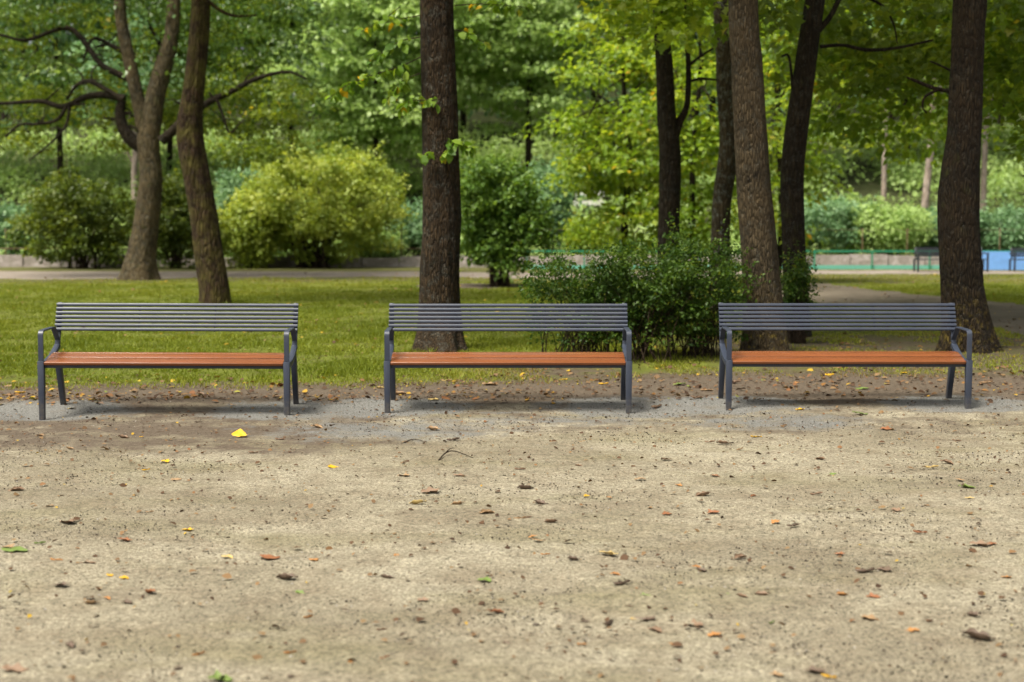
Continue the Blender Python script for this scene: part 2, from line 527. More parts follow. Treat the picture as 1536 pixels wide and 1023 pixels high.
LM_HEDGE = leaf_mat('hedge_leaf', [(0, (0.021, 0.053, 0.008)), (0.5, (0.047, 0.096, 0.013)), (0.9, (0.10, 0.165, 0.024)), (1, (0.2, 0.23, 0.025))], 0.5, 0.45, 0.25)
LM_GRASS = leaf_mat('grass_blade', [(0, (0.075, 0.112, 0.010)), (0.4, (0.15, 0.19, 0.017)), (0.72, (0.23, 0.25, 0.030)), (0.86, (0.25, 0.20, 0.055)), (1, (0.20, 0.13, 0.05))], 0.42, 0.55, 0.2)
LM_LITTER = leaf_mat('litter', [(0, (0.035, 0.02, 0.012)), (0.4, (0.09, 0.05, 0.026)), (0.6, (0.18, 0.115, 0.055)), (0.75, (0.15, 0.065, 0.026)), (0.85, (0.32, 0.20, 0.025)), (0.93, (0.36, 0.24, 0.02)), (1, (0.12, 0.16, 0.04))], 0.1, 0.7, 0.15)
LM_STONE = leaf_mat('grit', [(0, (0.014, 0.010, 0.008)), (0.4, (0.035, 0.026, 0.02)), (0.6, (0.09, 0.075, 0.058)), (0.85, (0.19, 0.17, 0.135)), (1, (0.30, 0.28, 0.25))], 0.0, 0.9, 0.1)

BK_CENTRE = bark_mat('furrowed_brown_bark', (0.0112, 0.0072, 0.0030), (0.0536, 0.0339, 0.0146), moss_amt=0.12, lichen=0.35, ridge=34)
BK_TAN = bark_mat('tan_bark', (0.0338, 0.0248, 0.0130), (0.1072, 0.0797, 0.0423), moss_amt=0.0, lichen=0.25, ridge=36, low_yellow=0.8)
BK_GREY = bark_mat('grey_bark', (0.0282, 0.0214, 0.0107), (0.1128, 0.0870, 0.0438), moss_amt=0.22, lichen=0.3, ridge=14)
BK_MOSS = bark_mat('mossy_bark', (0.0118, 0.0065, 0.0028), (0.0465, 0.0268, 0.0124), moss=(0.085, 0.075, 0.014), moss_amt=0.75, ridge=15)
BK_DARK = bark_mat('dark_bark', (0.0081, 0.0056, 0.0025), (0.0310, 0.0218, 0.0105), moss_amt=0.15, lichen=0.15, ridge=20)
BK_LICH = bark_mat('lichen_bark', (0.0213, 0.0164, 0.0085), (0.0693, 0.0532, 0.0276), moss_amt=0.0, lichen=1.0, ridge=16)
BK_RIGHT = bark_mat('brown_bark_yellow_lichen', (0.0077, 0.0051, 0.0023), (0.0356, 0.0234, 0.0105), moss_amt=0.15, lichen=0.1, ridge=30, low_yellow=0.45)
BK_PINE = bark_mat('pale_pine_bark', (0.17, 0.135, 0.11), (0.36, 0.30, 0.255), moss_amt=0.0, ridge=8)
BK_STEM = bark_mat('shrub_stem_bark', (0.0254, 0.0172, 0.0108), (0.0848, 0.0588, 0.0360), moss_amt=0.1, ridge=30)

# ------------------------------------------------------------------ ground, lawn, paths (one sheet cut into zones)
def poly_mask(x, y, pts):
    inside = np.zeros(np.shape(x), bool)
    n = len(pts)
    for i in range(n):
        x1, y1 = pts[i]; x2, y2 = pts[(i + 1) % n]
        c = ((y1 > y) != (y2 > y)) & (x < (x2 - x1) * (y - y1) / (y2 - y1 + 1e-12) + x1)
        inside ^= c
    return inside

def gpoly(pix):
    return [(G(a, b).x, G(a, b).y) for a, b in pix]

TRAIL_POLY = gpoly([(1150, 421), (1240, 426), (1410, 445), (1560, 461), (1800, 492), (1800, 560), (1560, 508), (1450, 482), (1330, 464), (1215, 456), (1130, 448)])
NEAR_EDGE_X = np.array([-14, -4.6, -3.2, -1.6, -0.7, 0.4, 1.3, 2.4, 4.5, 14])
NEAR_EDGE_Y = np.array([13.1, 13.1, 13.2, 13.25, 13.5, 13.6, 14.0, 14.3, 14.1, 14.0])

def zone_masks(x, y):
    wob = 0.55 * (fbm(x * 1.7, y * 1.7, 0, 31, 4) - 0.5) * 2
    edge = np.interp(x, NEAR_EDGE_X, NEAR_EDGE_Y)
    wf = 2.4 * (fbm(x * 0.25, y * 0.25, 0, 41, 3) - 0.5)
    pnear = np.interp(x, [-40, -8, -2, 2, 7, 9, 40], [43.0, 43.0, 43.5, 41.5, 45, 48, 48]) + 0.5 * wf
    pfar = np.interp(x, [-40, -6, 0, 10, 40], [50.5, 50.5, 49.0, 51.5, 51.5]) + 0.5 * wf
    path = (y > pnear) & (y < pfar)
    trail = poly_mask(x + 0.5 * wob, y + wob, TRAIL_POLY)
    bare = np.zeros(np.shape(x), bool)
    for bx, by, rx, ry in ((G(715, 429).x, G(715, 429).y, 1.6, 1.3),):
        bare |= ((x - bx) / rx) ** 2 + ((y - by) / ry) ** 2 + wob * 0.6 < 1
    lawn = (y > edge + wob) & (y < 58) & ~path & ~trail & ~bare
    return lawn, path, trail

def dry_amount(x, y):
    right = sstep(1.2, 3.0, x) * (1 - sstep(18.5, 23, y))
    front = 1.4 * (1 - sstep(-0.2, 2.0, y - np.interp(x, NEAR_EDGE_X, NEAR_EDGE_Y)))
    mid = 0.75 * np.exp(-((x - 0.5) / 1.3) ** 2) * (1 - sstep(15, 17.5, y))
    far = 0.55 * sstep(36, 41, y)
    return np.clip(np.maximum.reduce([0.75 * right, front, mid, far]), 0, 1.2)

BENCH_SPOTS = [(-3.004, 12.19, 0.022), (-0.035, 12.38, 0.008), (2.98, 12.5, 0.006)]

def gravel_amount(x, y):
    g = np.zeros(np.shape(x))
    def el(cx, cy, rx, ry, a=1.0):
        return a * np.exp(-(((x - cx) / rx) ** 2 + ((y - cy) / ry) ** 2) ** 1.3)
    for bx, by, _ in BENCH_SPOTS:
        for s in (-1.05, 1.05):
            g = np.maximum(g, el(bx + s, by + 0.25, 0.8, 0.6, 1.25))
        g = np.maximum(g, el(bx, by + 0.05, 1.3, 0.22, 0.5))
    g = np.maximum(g, el(-1.0, 11.3, 1.25, 0.75, 0.85))
    g = np.maximum(g, el(0.4, 11.85, 1.6, 0.5, 0.7))
    g = np.maximum(g, el(2.25, 11.75, 1.0, 0.6, 0.85))
    g = np.maximum(g, el(-4.6, 12.35, 0.95, 0.55, 1.3))
    return g

def dirt_amount(x, y):
    d = sstep(12.45, 13.0, y) * (1 - 0.3 * sstep(16, 18, y))
    d = np.maximum(d, 0.68 * sstep(9.0, 10.7, y) * (1 - sstep(-1.6, 0.2, x)))
    d = np.maximum(d, 0.5 * sstep(10.3, 11.4, y))
    d = np.maximum(d, 0.3 * (1 - sstep(-5.5, -2.5, x)) * sstep(7.5, 10, y))
    d = np.maximum(d, 0.38 * np.exp(-((x - 0.0) / 4) ** 2 - ((y - 12.4) / 0.8) ** 2))
    d = np.maximum(d, 0.3 * np.exp(-((x + 3.5) / 1.5) ** 2 - ((y - 10.3) / 0.8) ** 2))
    return d

def build_ground():
    rows = np.concatenate([np.linspace(-40, 3.5, 12), 3.5 + np.linspace(0, 13, 300)[1:], np.geomspace(16.5, 60, 170)[1:], np.geomspace(60, 420, 40)[1:]])
    nc = 300
    t = np.linspace(-1, 1, nc)
    half = 0.55 * np.maximum(np.abs(rows), 4) + 3.5
    X = t[None] * half[:, None]
    X[:, 0] -= 250; X[:, -1] += 250
    Yg = np.repeat(rows[:, None], nc, 1)
    Z = terrain(X, Yg)
    near = (1 - sstep(13.2, 15, Yg)) * sstep(3, 5, Yg)
    Z = Z + near * (0.010 * (fbm(X * 7, Yg * 7, 0, 77, 3) - 0.5) + 0.022 * (fbm(X * 1.9, Yg * 1.9, 0, 79, 3) - 0.5))
    R = len(rows)
    i = (np.arange(R - 1)[:, None] * nc + np.arange(nc - 1)[None]).ravel()
    quads = np.stack([i, i + 1, i + nc + 1, i + nc], -1)
    V = np.stack([X.ravel(), Yg.ravel(), Z.ravel()], -1)
    me = mesh_arrays('ground', V, quads, M_SAND, extra={'gravel': gravel_amount(V[:, 0], V[:, 1]), 'dirt': dirt_amount(V[:, 0], V[:, 1])})
    tag(link('ground', me), 'sandy park ground with gravel beds under the benches', 'ground', kind='structure')
    cx, cy = V[quads].mean(1)[:, 0], V[quads].mean(1)[:, 1]
    lawn, path, trail = zone_masks(cx, cy)
    floor = N('forest_floor')
    floor.col(floor.ramp(floor.noise(0.8, 6, 0.7), [(0.35, (0.03, 0.028, 0.016)), (0.6, (0.06, 0.075, 0.025)), (0.75, (0.12, 0.09, 0.06))]))
    floor.set(0.95, 0.1)
    for nm, msk, mat, lab, up in (('slope', cy > 58.3, floor.m, 'shady wooded slope rising behind the park', 0.004), ('lawn', lawn, M_LAWN, 'patchy green lawn behind the benches', 0.006),
                                  ('path', path, M_PATH, 'pale path across the back of the lawn', 0.005),
                                  ('trail', trail, M_TRAIL, 'brown dirt trail curving behind the right bench', 0.005)):
        q = quads[msk]
        u, inv = np.unique(q.ravel(), return_inverse=True)
        v = V[u] + np.array([0, 0, up])
        if nm == 'lawn': v[:, 2] -= 0.014 * sstep(0.85, 1.2, dry_amount(v[:, 0], v[:, 1]))
        me = mesh_arrays(nm, v, inv.reshape(-1, 4), mat, extra={'dry': dry_amount(v[:, 0], v[:, 1])})
        tag(link(nm, me), lab, nm if nm != 'trail' else 'path', kind='structure')
build_ground()

def scatter_grass():
    n = 620000
    d = 12.9 * (50 / 12.9) ** rng.random(n)
    x = (rng.random(n) * 2 - 1) * (0.42 * d + 1.0)
    lawn, path, trail = zone_masks(x, d)
    dry = dry_amount(x, d)
    patch = fbm(x * 1.6, d * 1.6, 0, 55, 4)
    e = d - np.interp(x, NEAR_EDGE_X, NEAR_EDGE_Y) + 1.4 * (fbm(x * 1.3, d * 1.3, 0, 88, 4) - 0.5) * 2
    keep = (lawn | ((e < 0.6) & (d > 12.85))) & (rng.random(n) < sstep(-0.8, 1.8, e)) & (rng.random(n) > dry * 0.85 + 0.8 * sstep(0.50, 0.40, patch))
    x, d, dry, patch = x[keep], d[keep], dry[keep], patch[keep]
    n = len(x)
    h = (0.018 + 0.024 * rng.random(n)) * (0.6 + 0.8 * patch) * (1 - 0.35 * dry) * (1 + 1.3 * sstep(0.62, 0.7, fbm(x * 3.1, d * 3.1, 0, 71, 3)))
    w = 0.0035 + 0.00028 * d
    a = rng.random(n) * 2 * np.pi
    lean = h * (0.25 + 0.6 * rng.random(n))
    b = rng.random(n) * 2 * np.pi
    z = terrain(x, d) + 0.004
    p = np.stack([x, d, z], -1)
    side = np.stack([np.cos(a) * w, np.sin(a) * w, np.zeros(n)], -1)
    tip = p + np.stack([np.cos(b) * lean, np.sin(b) * lean, h], -1)
    v = np.stack([p - side, p + side, tip], 1).reshape(-1, 3)
    f = np.arange(3 * n).reshape(-1, 3)
    var = np.clip(0.15 + 0.6 * fbm(x * 0.5, d * 0.5, 0, 63, 3) + 0.35 * (rng.random(n) - 0.5) + 0.38 * np.minimum(dry, 1), 0, 1)
    me = mesh_arrays('grass', v, f, LM_GRASS, var, smooth=False)
    tag(link('grass', me), 'short uneven green grass on the lawn', 'grass', kind='stuff')
scatter_grass()

def scatter_litter():
    P_, S_, V_ = [], [], []
    def area(n, x0, x1, y0, y1, smin, smax, vlo, vhi, fn=None):
        x = x0 + (x1 - x0) * rng.random(n); y = y0 + (y1 - y0) * rng.random(n)
        ok = np.abs(x) < 0.42 * y + 1
        if fn is not None: ok &= fn(x, y)
        x, y = x[ok], y[ok]
        P_.append(np.stack([x, y, terrain(x, y) + 0.012], -1))
        S_.append(smin + (smax - smin) * rng.random(len(x)) ** 2)
        V_.append(vlo + (vhi - vlo) * rng.random(len(x)))
    area(1300, -6, 6, 12.8, 14.8, 0.015, 0.07, 0, 0.78)
    area(1300, -1.2, 7, 13.2, 15.8, 0.015, 0.075, 0, 0.78)
    area(160, -6, 7, 12.9, 15.6, 0.03, 0.08, 0.75, 1)
    area(450, -6, 0.5, 12.9, 13.5, 0.02, 0.08, 0.1, 0.9)
    area(120, -6.5, -3.6, 12.75, 13.3, 0.03, 0.09, 0.3, 1)
    area(1500, -7, 8, 13.6, 24, 0.03, 0.075, 0.25, 0.94)
    area(350, 1.5, 8, 15, 22, 0.03, 0.09, 0.1, 0.96)
    area(900, -16, 16, 20, 48, 0.05, 0.12, 0.5, 0.95)
    area(5200, -6, 6, 4.4, 13, 0.006, 0.036, 0, 0.72)
    area(250, -6, 6, 4.4, 13, 0.01, 0.03, 0.7, 0.97)
    area(1300, -6, 6, 4.4, 13, 0.018, 0.055, 0.1, 0.7)
    area(1500, -6, 6, 9.5, 13, 0.008, 0.04, 0, 0.75)
    p, s, v = np.concatenate(P_), np.concatenate(S_), np.concatenate(V_)
    n = len(p)
    vv, f = leaves(p, s, rng.random(n) * 6.28, rng.normal(0, 0.25, n), rng.normal(0, 0.35, n), LEAF8)
    tag(link('leaf_litter', mesh_arrays('leaf_litter', vv, f, LM_LITTER, v)), 'small scattered leaf fragments on the grass and soil', 'leaf litter', kind='stuff')
    n = 420
    x = (rng.random(n) * 2 - 1) * 5.5; y = 4.6 + 9.4 * rng.random(n) ** 0.8
    p = np.stack([x, y, terrain(x, y) + 0.012], -1)
    vv, f = leaves(p, 0.02 + 0.07 * rng.random(n) ** 2, rng.random(n) * 6.28, rng.normal(0.03, 0.12, n), rng.normal(0, 0.4, n), (LEAF4[0] * np.array([1, 0.13, 0.6]) , LEAF4[1]))
    tag(link('twig_litter', mesh_arrays('twig_litter', vv, f, LM_LITTER, rng.random(n) * 0.45)), 'tiny dry twigs and stalks strewn over the sand', 'twig litter', kind='stuff')
    # grit: tiny stones and dark crumbs on the sand
    n = 70000
    d = 4.3 * (13.2 / 4.3) ** rng.random(n)
    x = (rng.random(n) * 2 - 1) * (0.42 * d + 0.6)
    pt = fbm(x * 0.9, d * 0.9, 0, 91, 4)
    k = rng.random(n) < np.clip((pt - 0.3) * 2.4, 0.08, 1)
    x, d = x[k], d[k]; n = len(x)
    s = 0.0013 + 0.0042 * rng.random(n) ** 4 + 0.00016 * d + 0.009 * (rng.random(n) < 0.004) * rng.random(n)
    c = np.stack([x, d, terrain(x, d) + s * 0.25], -1)
    octa = np.array([[1, 0, 0], [0, 1, 0], [-1, 0, 0], [0, -1, 0], [0, 0, 0.7], [0, 0, -0.7]])
    tri = np.array([[0, 1, 4], [1, 2, 4], [2, 3, 4], [3, 0, 4], [1, 0, 5], [2, 1, 5], [3, 2, 5], [0, 3, 5]])
    v = c[:, None] + s[:, None, None] * octa[None] * (0.6 + 0.8 * rng.random((n, 6, 1)))
    f = (np.arange(n)[:, None, None] * 6 + tri[None]).reshape(-1, 3)
    var = np.where(rng.random(n) < 0.7, 0.45 * rng.random(n), 0.5 + 0.5 * rng.random(n))
    tag(link('grit', mesh_arrays('grit', v.reshape(-1, 3), f, LM_STONE, np.repeat(var, 8), smooth=False)), 'fine grit and dark crumbs on the sand', 'grit', kind='stuff')
scatter_litter()

# ------------------------------------------------------------------ the three park benches
def bev(bm, w=0.004, seg=2):
    bmesh.ops.remove_doubles(bm, verts=bm.verts, dist=1e-6)
    bmesh.ops.recalc_face_normals(bm, faces=bm.faces)
    bmesh.ops.bevel(bm, geom=[e for e in bm.edges if e.calc_face_angle(0) > 0.5], offset=w, segments=seg, affect='EDGES', profile=0.5)

def to_obj(name, bm, mat, parent):
    me = bpy.data.meshes.new(name)
    bm.to_mesh(me); bm.free()
    me.materials.append(mat)
    for p in me.polygons: p.use_smooth = True
    me.set_sharp_from_angle(angle=math.radians(35))
    o = link(name, me, parent)
    return o

def sweep_yz(bm, path, x, w, th):
    """a flat bar of width w (along x) and thickness th swept along a y,z path"""
    p = [Vector((0, a, b)) for a, b in path]
    rings = []
    for i, q in enumerate(p):
        t = (p[min(i + 1, len(p) - 1)] - p[max(i - 1, 0)]).normalized()
        nrm = Vector((0, -t.z, t.y))
        k = 1.0
        if 0 < i < len(p) - 1:
            c = (p[i + 1] - p[i]).normalized().dot(t)
            k = 1 / max(c, 0.5)
        th_i = th[i] if isinstance(th, (list, tuple)) else th
        w_i = w[i] if isinstance(w, (list, tuple)) else w
        rings.append([bm.verts.new(q + nrm * (s2 * th_i / 2 * k) + Vector((x + s1 * w_i / 2, 0, 0))) for s1, s2 in ((-1, -1), (1, -1), (1, 1), (-1, 1))])
    for a, b in zip(rings, rings[1:]):
        for j in range(4):
            bm.faces.new((a[j], a[(j + 1) % 4], b[(j + 1) % 4], b[j]))
    bm.faces.new(rings[0][::-1]); bm.faces.new(rings[-1])

def prism_x(bm, prof, x0, x1):
    a = [bm.verts.new((x0, y, z)) for y, z in prof]
    b = [bm.verts.new((x1, y, z)) for y, z in prof]
    n = len(prof)
    for i in range(n):
        bm.faces.new((a[i], a[(i + 1) % n], b[(i + 1) % n], b[i]))
    bm.faces.new(a[::-1]); bm.faces.new(b)

def arc(c, r, a0, a1, n=6):
    return [(c[0] + r * math.cos(math.radians(a0 + (a1 - a0) * i / n)), c[1] + r * math.sin(math.radians(a0 + (a1 - a0) * i / n))) for i in range(n + 1)]

def make_bench(label):
    t = thing('park_bench', label, 'bench', group='benches in a row along the sandy ground')
    W = 2.175
    xo = W / 2 - 0.0285
    BUR = -0.14
    for s in (-1, 1):
        x = s * xo
        bm = bmesh.new()
        sweep_yz(bm, [(0.027, 0.447), (0.027, BUR)], x, [0.057, 0.045], [0.052, 0.040]); bev(bm)
        to_obj('leg', bm, M_METAL, t)
        bm = bmesh.new()
        sweep_yz(bm, [(0.445, 0.475), (0.50, 0.30), (0.63, BUR)], x * 0.994, [0.05, 0.048, 0.042], [0.06, 0.058, 0.042]); bev(bm)
        to_obj('leg', bm, M_METAL, t)
        bm = bmesh.new()
        pth = [(0.022, 0.449)] + [(0.022, 0.56)] + arc((0.062, 0.668), 0.04, 180, 95, 6) + [(0.20, 0.712), (0.33, 0.716)] + arc((0.345, 0.666), 0.05, 88, 35, 5) + [(0.488, 0.590)]
        sweep_yz(bm, pth, x, 0.045, 0.013); bev(bm, 0.002, 1)
        to_obj('armrest', bm, M_METAL, t)
        bm = bmesh.new()
        sweep_yz(bm, [(0.054, 0.415), (0.18, 0.427), (0.29, 0.452), (0.39, 0.497), (0.485, 0.548)], x, 0.05, [0.05, 0.046, 0.042, 0.042, 0.040]); bev(bm)
        to_obj('side_rail', bm, M_METAL, t)
        bm = bmesh.new()
        sweep_yz(bm, [(0.470, 0.535), (0.512, 0.67), (0.587, 0.924)], x, [0.043, 0.042, 0.04], 0.028); bev(bm, 0.003)
        to_obj('back_post', bm, M_METAL, t)
    # seat: three long boards, front two climbing, last one level
    inner = W / 2 - 0.058
    bm = bmesh.new()
    for (ya, za), (yb, zb) in (((0.000, 0.437), (0.112, 0.468)), ((0.124, 0.473), (0.236, 0.501)), ((0.248, 0.502), (0.35, 0.500))):
        dv = Vector((0, yb - ya, zb - za)).normalized()
        nn = Vector((0, -dv.z, dv.y)) * 0.027
        prism_x(bm, [(ya, za), (yb, zb), (yb - nn.y, zb - nn.z), (ya - nn.y, za - nn.z)], -inner, inner)
    bev(bm, 0.005, 3)
    to_obj('seat', bm, M_WOOD, t)
    bm = bmesh.new()
    prism_x(bm, [(0.028, 0.386), (0.062, 0.386), (0.062, 0.412), (0.028, 0.412)], -inner + 0.001, inner - 0.001)
    prism_x(bm, [(0.26, 0.430), (0.30, 0.430), (0.30, 0.465), (0.26, 0.465)], -inner + 0.001, inner - 0.001)
    for xx in (-0.36, 0.36):
        prism_x(bm, [(0.0625, 0.388), (0.2595, 0.432), (0.2595, 0.455), (0.0625, 0.411)], xx - 0.025, xx + 0.025)
    bev(bm, 0.003)
    to_obj('seat_bearer', bm, M_METAL, t)
    # backrest: seven long flattened tubes
    bm = bmesh.new()
    for k in range(7):
        f = k / 6
        y0, z0 = 0.496 + 0.076 * f, 0.687 + 0.216 * f
        up = Vector((0, 0.33, 0.944)); fw = Vector((0, -0.944, 0.33))
        c = Vector((0, y0, z0)) + fw * 0.014
        prof = []
        for a in range(14):
            an = a / 14 * 2 * math.pi
            ca, sa = math.cos(an), math.sin(an)
            q = c + up * (0.0148 * math.copysign(abs(sa) ** 0.6, sa)) + fw * (0.0095 * math.copysign(abs(ca) ** 0.75, ca))
            prof.append((q.y, q.z))
        prism_x(bm, prof, -W / 2 + 0.004, W / 2 - 0.004)
    bmesh.ops.recalc_face_normals(bm, faces=bm.faces)
    to_obj('backrest', bm, M_METAL, t)
    for xx in (-0.34, 0.34):
        bm = bmesh.new()
        sweep_yz(bm, [(0.499, 0.672), (0.583, 0.915)], xx, 0.007, 0.010)
        bmesh.ops.recalc_face_normals(bm, faces=bm.faces)
        to_obj('brace', bm, M_METAL, t)
    return t

b0 = make_bench('grey metal bench with orange wooden seat, open lawn and a mossy leaning trunk behind it')
def copy_tree(o, parent=None):
    c = o.copy(); C.objects.link(c); c.parent = parent
    for ch in list(o.children): copy_tree(ch, c)
    return c
b1 = copy_tree(b0); b1['label'] = 'grey metal bench with orange wooden seat in front of the thick furrowed trunk'
b2 = copy_tree(b0); b2['label'] = 'grey metal bench with orange wooden seat between the tan trunk and the flared trunk'
for b, (x, y, z) in zip((b0, b1, b2), BENCH_SPOTS):
    b.location = (x, y, z)
b0.rotation_euler = (0, 0.004, 0)
b2.rotation_euler = (0, 0.0, -0.006)

# ------------------------------------------------------------------ trees
def clump_leaves(cents, radii, per, size, flat=0.35, droop=0.25, tmpl=LEAF4, seed=0, tilt=0.5):
    r = np.random.default_rng(seed)
    n = len(cents) * per
    c = np.repeat(cents, per, 0)
    rr = np.repeat(radii, per)
    u = r.normal(size=(n, 3))
    u /= np.linalg.norm(u, axis=1)[:, None]
    u *= (r.random(n) ** 0.45)[:, None]
    off = u * rr[:, None] * np.array([1, 1, flat])
    rad = np.hypot(off[:, 0], off[:, 1])
    off[:, 2] -= droop * rad ** 2 / np.maximum(rr, 1e-3)
    pos = c + off
    yaw = np.arctan2(off[:, 1], off[:, 0]) + r.normal(0, 0.8, n)
    pit = -0.45 + r.normal(0, tilt, n)
    rol = r.normal(0, tilt, n)
    sz = size * (0.6 + 0.8 * r.random(n))
    v, f = leaves(pos, sz, yaw, pit, rol, tmpl)
    cv = np.repeat(r.random(len(cents)), per)
    var = np.clip(0.5 * cv + 0.5 * r.random(n), 0, 1)
    return v, f, var

def ellipsoid_clumps(n, c, rad, seed, shell=0.55):
    r = np.random.default_rng(seed)
    u = r.normal(size=(n, 3))
    u /= np.linalg.norm(u, axis=1)[:, None]
    q = (shell + (1 - shell) * r.random(n))[:, None] * u
    return np.array(c) + q * np.array(rad)

def limb(acc, a, b, r0, r1, seed, seg=6, bow=0.12):
    r = random.Random(seed)
    a, b = Vector(a), Vector(b)
    L = (b - a).length
    pts, rad = [], []
    for i in range(5):
        f = i / 4
        q = a.lerp(b, f)
        w = math.sin(f * math.pi) * bow * L
        q = q + Vector((r.uniform(-1, 1) * w, r.uniform(-1, 1) * w, w * r.uniform(0.2, 1.0)))
        pts.append(q); rad.append(r0 + (r1 - r0) * f)
    acc.tube(pts, rad, seg, sub=2, cap=False)

def make_tree(name, label, cat, base, trunk_pts, trunk_r, bark, branches=(), crown=None, group=None, flare=None, seg=22, seed=1, limbs=14, rough=0.12, limb_z=None, silhouette_bark=None, ridge=0.0, bumps=()):
    """trunk_pts world points; branches [(pts, radii)]; crown list of dicts"""
    base = Vector(base)
    t = thing(name, label, cat, base, group=group)
    a = Acc()
    a.tube(trunk_pts, trunk_r, seg, rough=rough, freq=2.2, seed=seed, flare=flare, sub=16 if ridge else 8, ridge=ridge, bumps=bumps)
    top = Vector(trunk_pts[-1])
    clumps = []
    rr = random.Random(seed)
    if crown:
        vs, fs, va, nv = [], [], [], 0
        by_mat = {}
        for i, cr in enumerate(crown):
            cents = cr['cents'] if 'cents' in cr else ellipsoid_clumps(cr['n'], cr['c'], cr['r'], seed * 31 + i, cr.get('shell', 0.45))
            if cr.get('zmin') is not None: cents = cents[cents[:, 2] > cr['zmin']]
            g = np.random.default_rng(seed + i)
            rad = cr['cr'] * (0.6 + 0.8 * g.random(len(cents)))
            v, f, var = clump_leaves(cents, rad, cr['per'], cr['size'], cr.get('flat', 0.35), cr.get('droop', 0.25), cr.get('tmpl', LEAF4), seed * 7 + i, cr.get('tilt', 0.5))
            by_mat.setdefault(cr['mat'], []).append((v, f, var))
            if cr.get('limbs', True): clumps.extend(cents.tolist())
        for mat, lst in by_mat.items():
            v = np.concatenate([q[0] for q in lst]); var = np.concatenate([q[2] for q in lst])
            o, ff = 0, []
            for q in lst:
                ff.append(q[1] + o); o += len(q[0])
            me = mesh_arrays('crown', v - np.array(base), np.concatenate(ff) if len({x.shape[1] for x in ff}) == 1 else ff, mat, var, smooth=False)
            link('crown', me, t)
        rr.shuffle(clumps)
        for k, c in enumerate(clumps[:limbs]):
            p, r_ = spline(trunk_pts, trunk_r, 8)
            lo = limb_z if limb_z is not None else base.z + 0.5 * (top.z - base.z)
            ok = np.where(p[:, 2] > lo)[0]
            i = int(ok[rr.randrange(len(ok))])
            limb(a, p[i], c, r_[i] * 0.42, 0.012, seed + k)
    link('trunk', a.mesh('trunk', bark, origin=base), t)
    for bi, (pts, rad) in enumerate(branches):
        b = Acc()
        b.tube(pts, rad, 12, rough=0.15, freq=2.5, seed=seed + 3, sub=6)
        if bi >= 2 and silhouette_bark:
            pp, pr = spline(pts, rad, 6)
            q = random.Random(seed * 50 + bi)
            for _ in range(5):
                i = q.randrange(len(pp) // 3, len(pp))
                e = Vector(pp[i]) + Vector((q.uniform(-1.1, 1.1), q.uniform(-.5, .5), q.uniform(-0.6, 0.9)))
                limb(b, pp[i], e, max(0.012, pr[i] * 0.45), 0.006, q.randrange(9999), 5, 0.18)
        link('branch', b.mesh('branch', bark if bi < 2 else (silhouette_bark or bark), origin=base), t)
    return t

def PX(pts, d):
    return [P(a, b, d + (c[0] if c else 0)) for a, b, *c in pts]

def wr(ws, d):  # widths in photo pixels to radii in metres
    return [w / 2 * d / F_PX for w in ws]

# centre trunk -------------------------------------------------------------
d = G(660, 525).y
zb = G(660, 527)
TOPZ = lambda px, z, d: Vector((P(px, 345, d).x, d, z))
ctr = make_tree('tree', 'thick brown furrowed trunk with leafy sprouts right behind the middle bench', 'tree', zb,
    [zb - Vector((0, 0, 0.15))] + PX([(660, 490), (660, 420), (662, 330), (660, 200), (657, 90), (655, 0)], d) + [TOPZ(655, 6.5, d), TOPZ(660, 9.5, d)],
    wr([64, 60, 57, 56, 53, 51, 49, 42, 26], d), BK_CENTRE, flare=(0.55, 0.28, 5, 0.6), seg=90, seed=11, rough=0.07, ridge=0.085, bumps=[(3.75, 4.75, 0.16, 0.35, 0.13), (3.1, 4.8, 0.13, 0.3, 0.1), (2.2, 4.2, 0.08, 0.3, 0.1)],
    crown=[dict(n=125, c=(P(655, 0, d).x, d + 0.5, 9.6), r=(4.0, 4.0, 3.2), cr=1.0, per=60, size=0.17, mat=LM_MID, zmin=6.4)], limb_z=5.6)

def spray(parent, twigs, size, seed, mat=LM_SPRAY):
    """hanging twigs (pixel paths at a distance) set with ovate leaves; children of the tree"""
    r = np.random.default_rng(seed)
    base = Vector(parent.location)
    a = Acc()
    pos, yaw, pit = [], [], []
    for pts, dd, n in twigs:
        w = [P(x, y, dd + (i * 0.03)) for i, (x, y) in enumerate(pts)]
        a.tube(w, np.linspace(0.007, 0.0025, len(w)), 5, sub=4)
        p, _ = spline(w, [1] * len(w), 10)
        n = int(n * 1.7)
        for k in range(n):
            f = 0.2 + 0.75 * (k + r.random() * 0.6) / n
            q = p[min(int(f * (len(p) - 1)), len(p) - 1)]
            pos.append(q + r.normal(0, 0.025, 3))
            yaw.append(r.random() * 6.28); pit.append(-0.75 + r.normal(0, 0.35))
    n = len(pos)
    v, f = leaves(np.array(pos), size * (0.7 + 0.5 * r.random(n)), np.array(yaw), np.array(pit), r.normal(0, 0.7, n), LEAF8)
    link('twig', a.mesh('twig', BK_STEM, origin=base), parent)
    o = link('sprout_leaves', mesh_arrays('sprout_leaves', v - np.array(base), f, mat, r.random(n), smooth=False), parent)
    return o
dc = d - 0.25
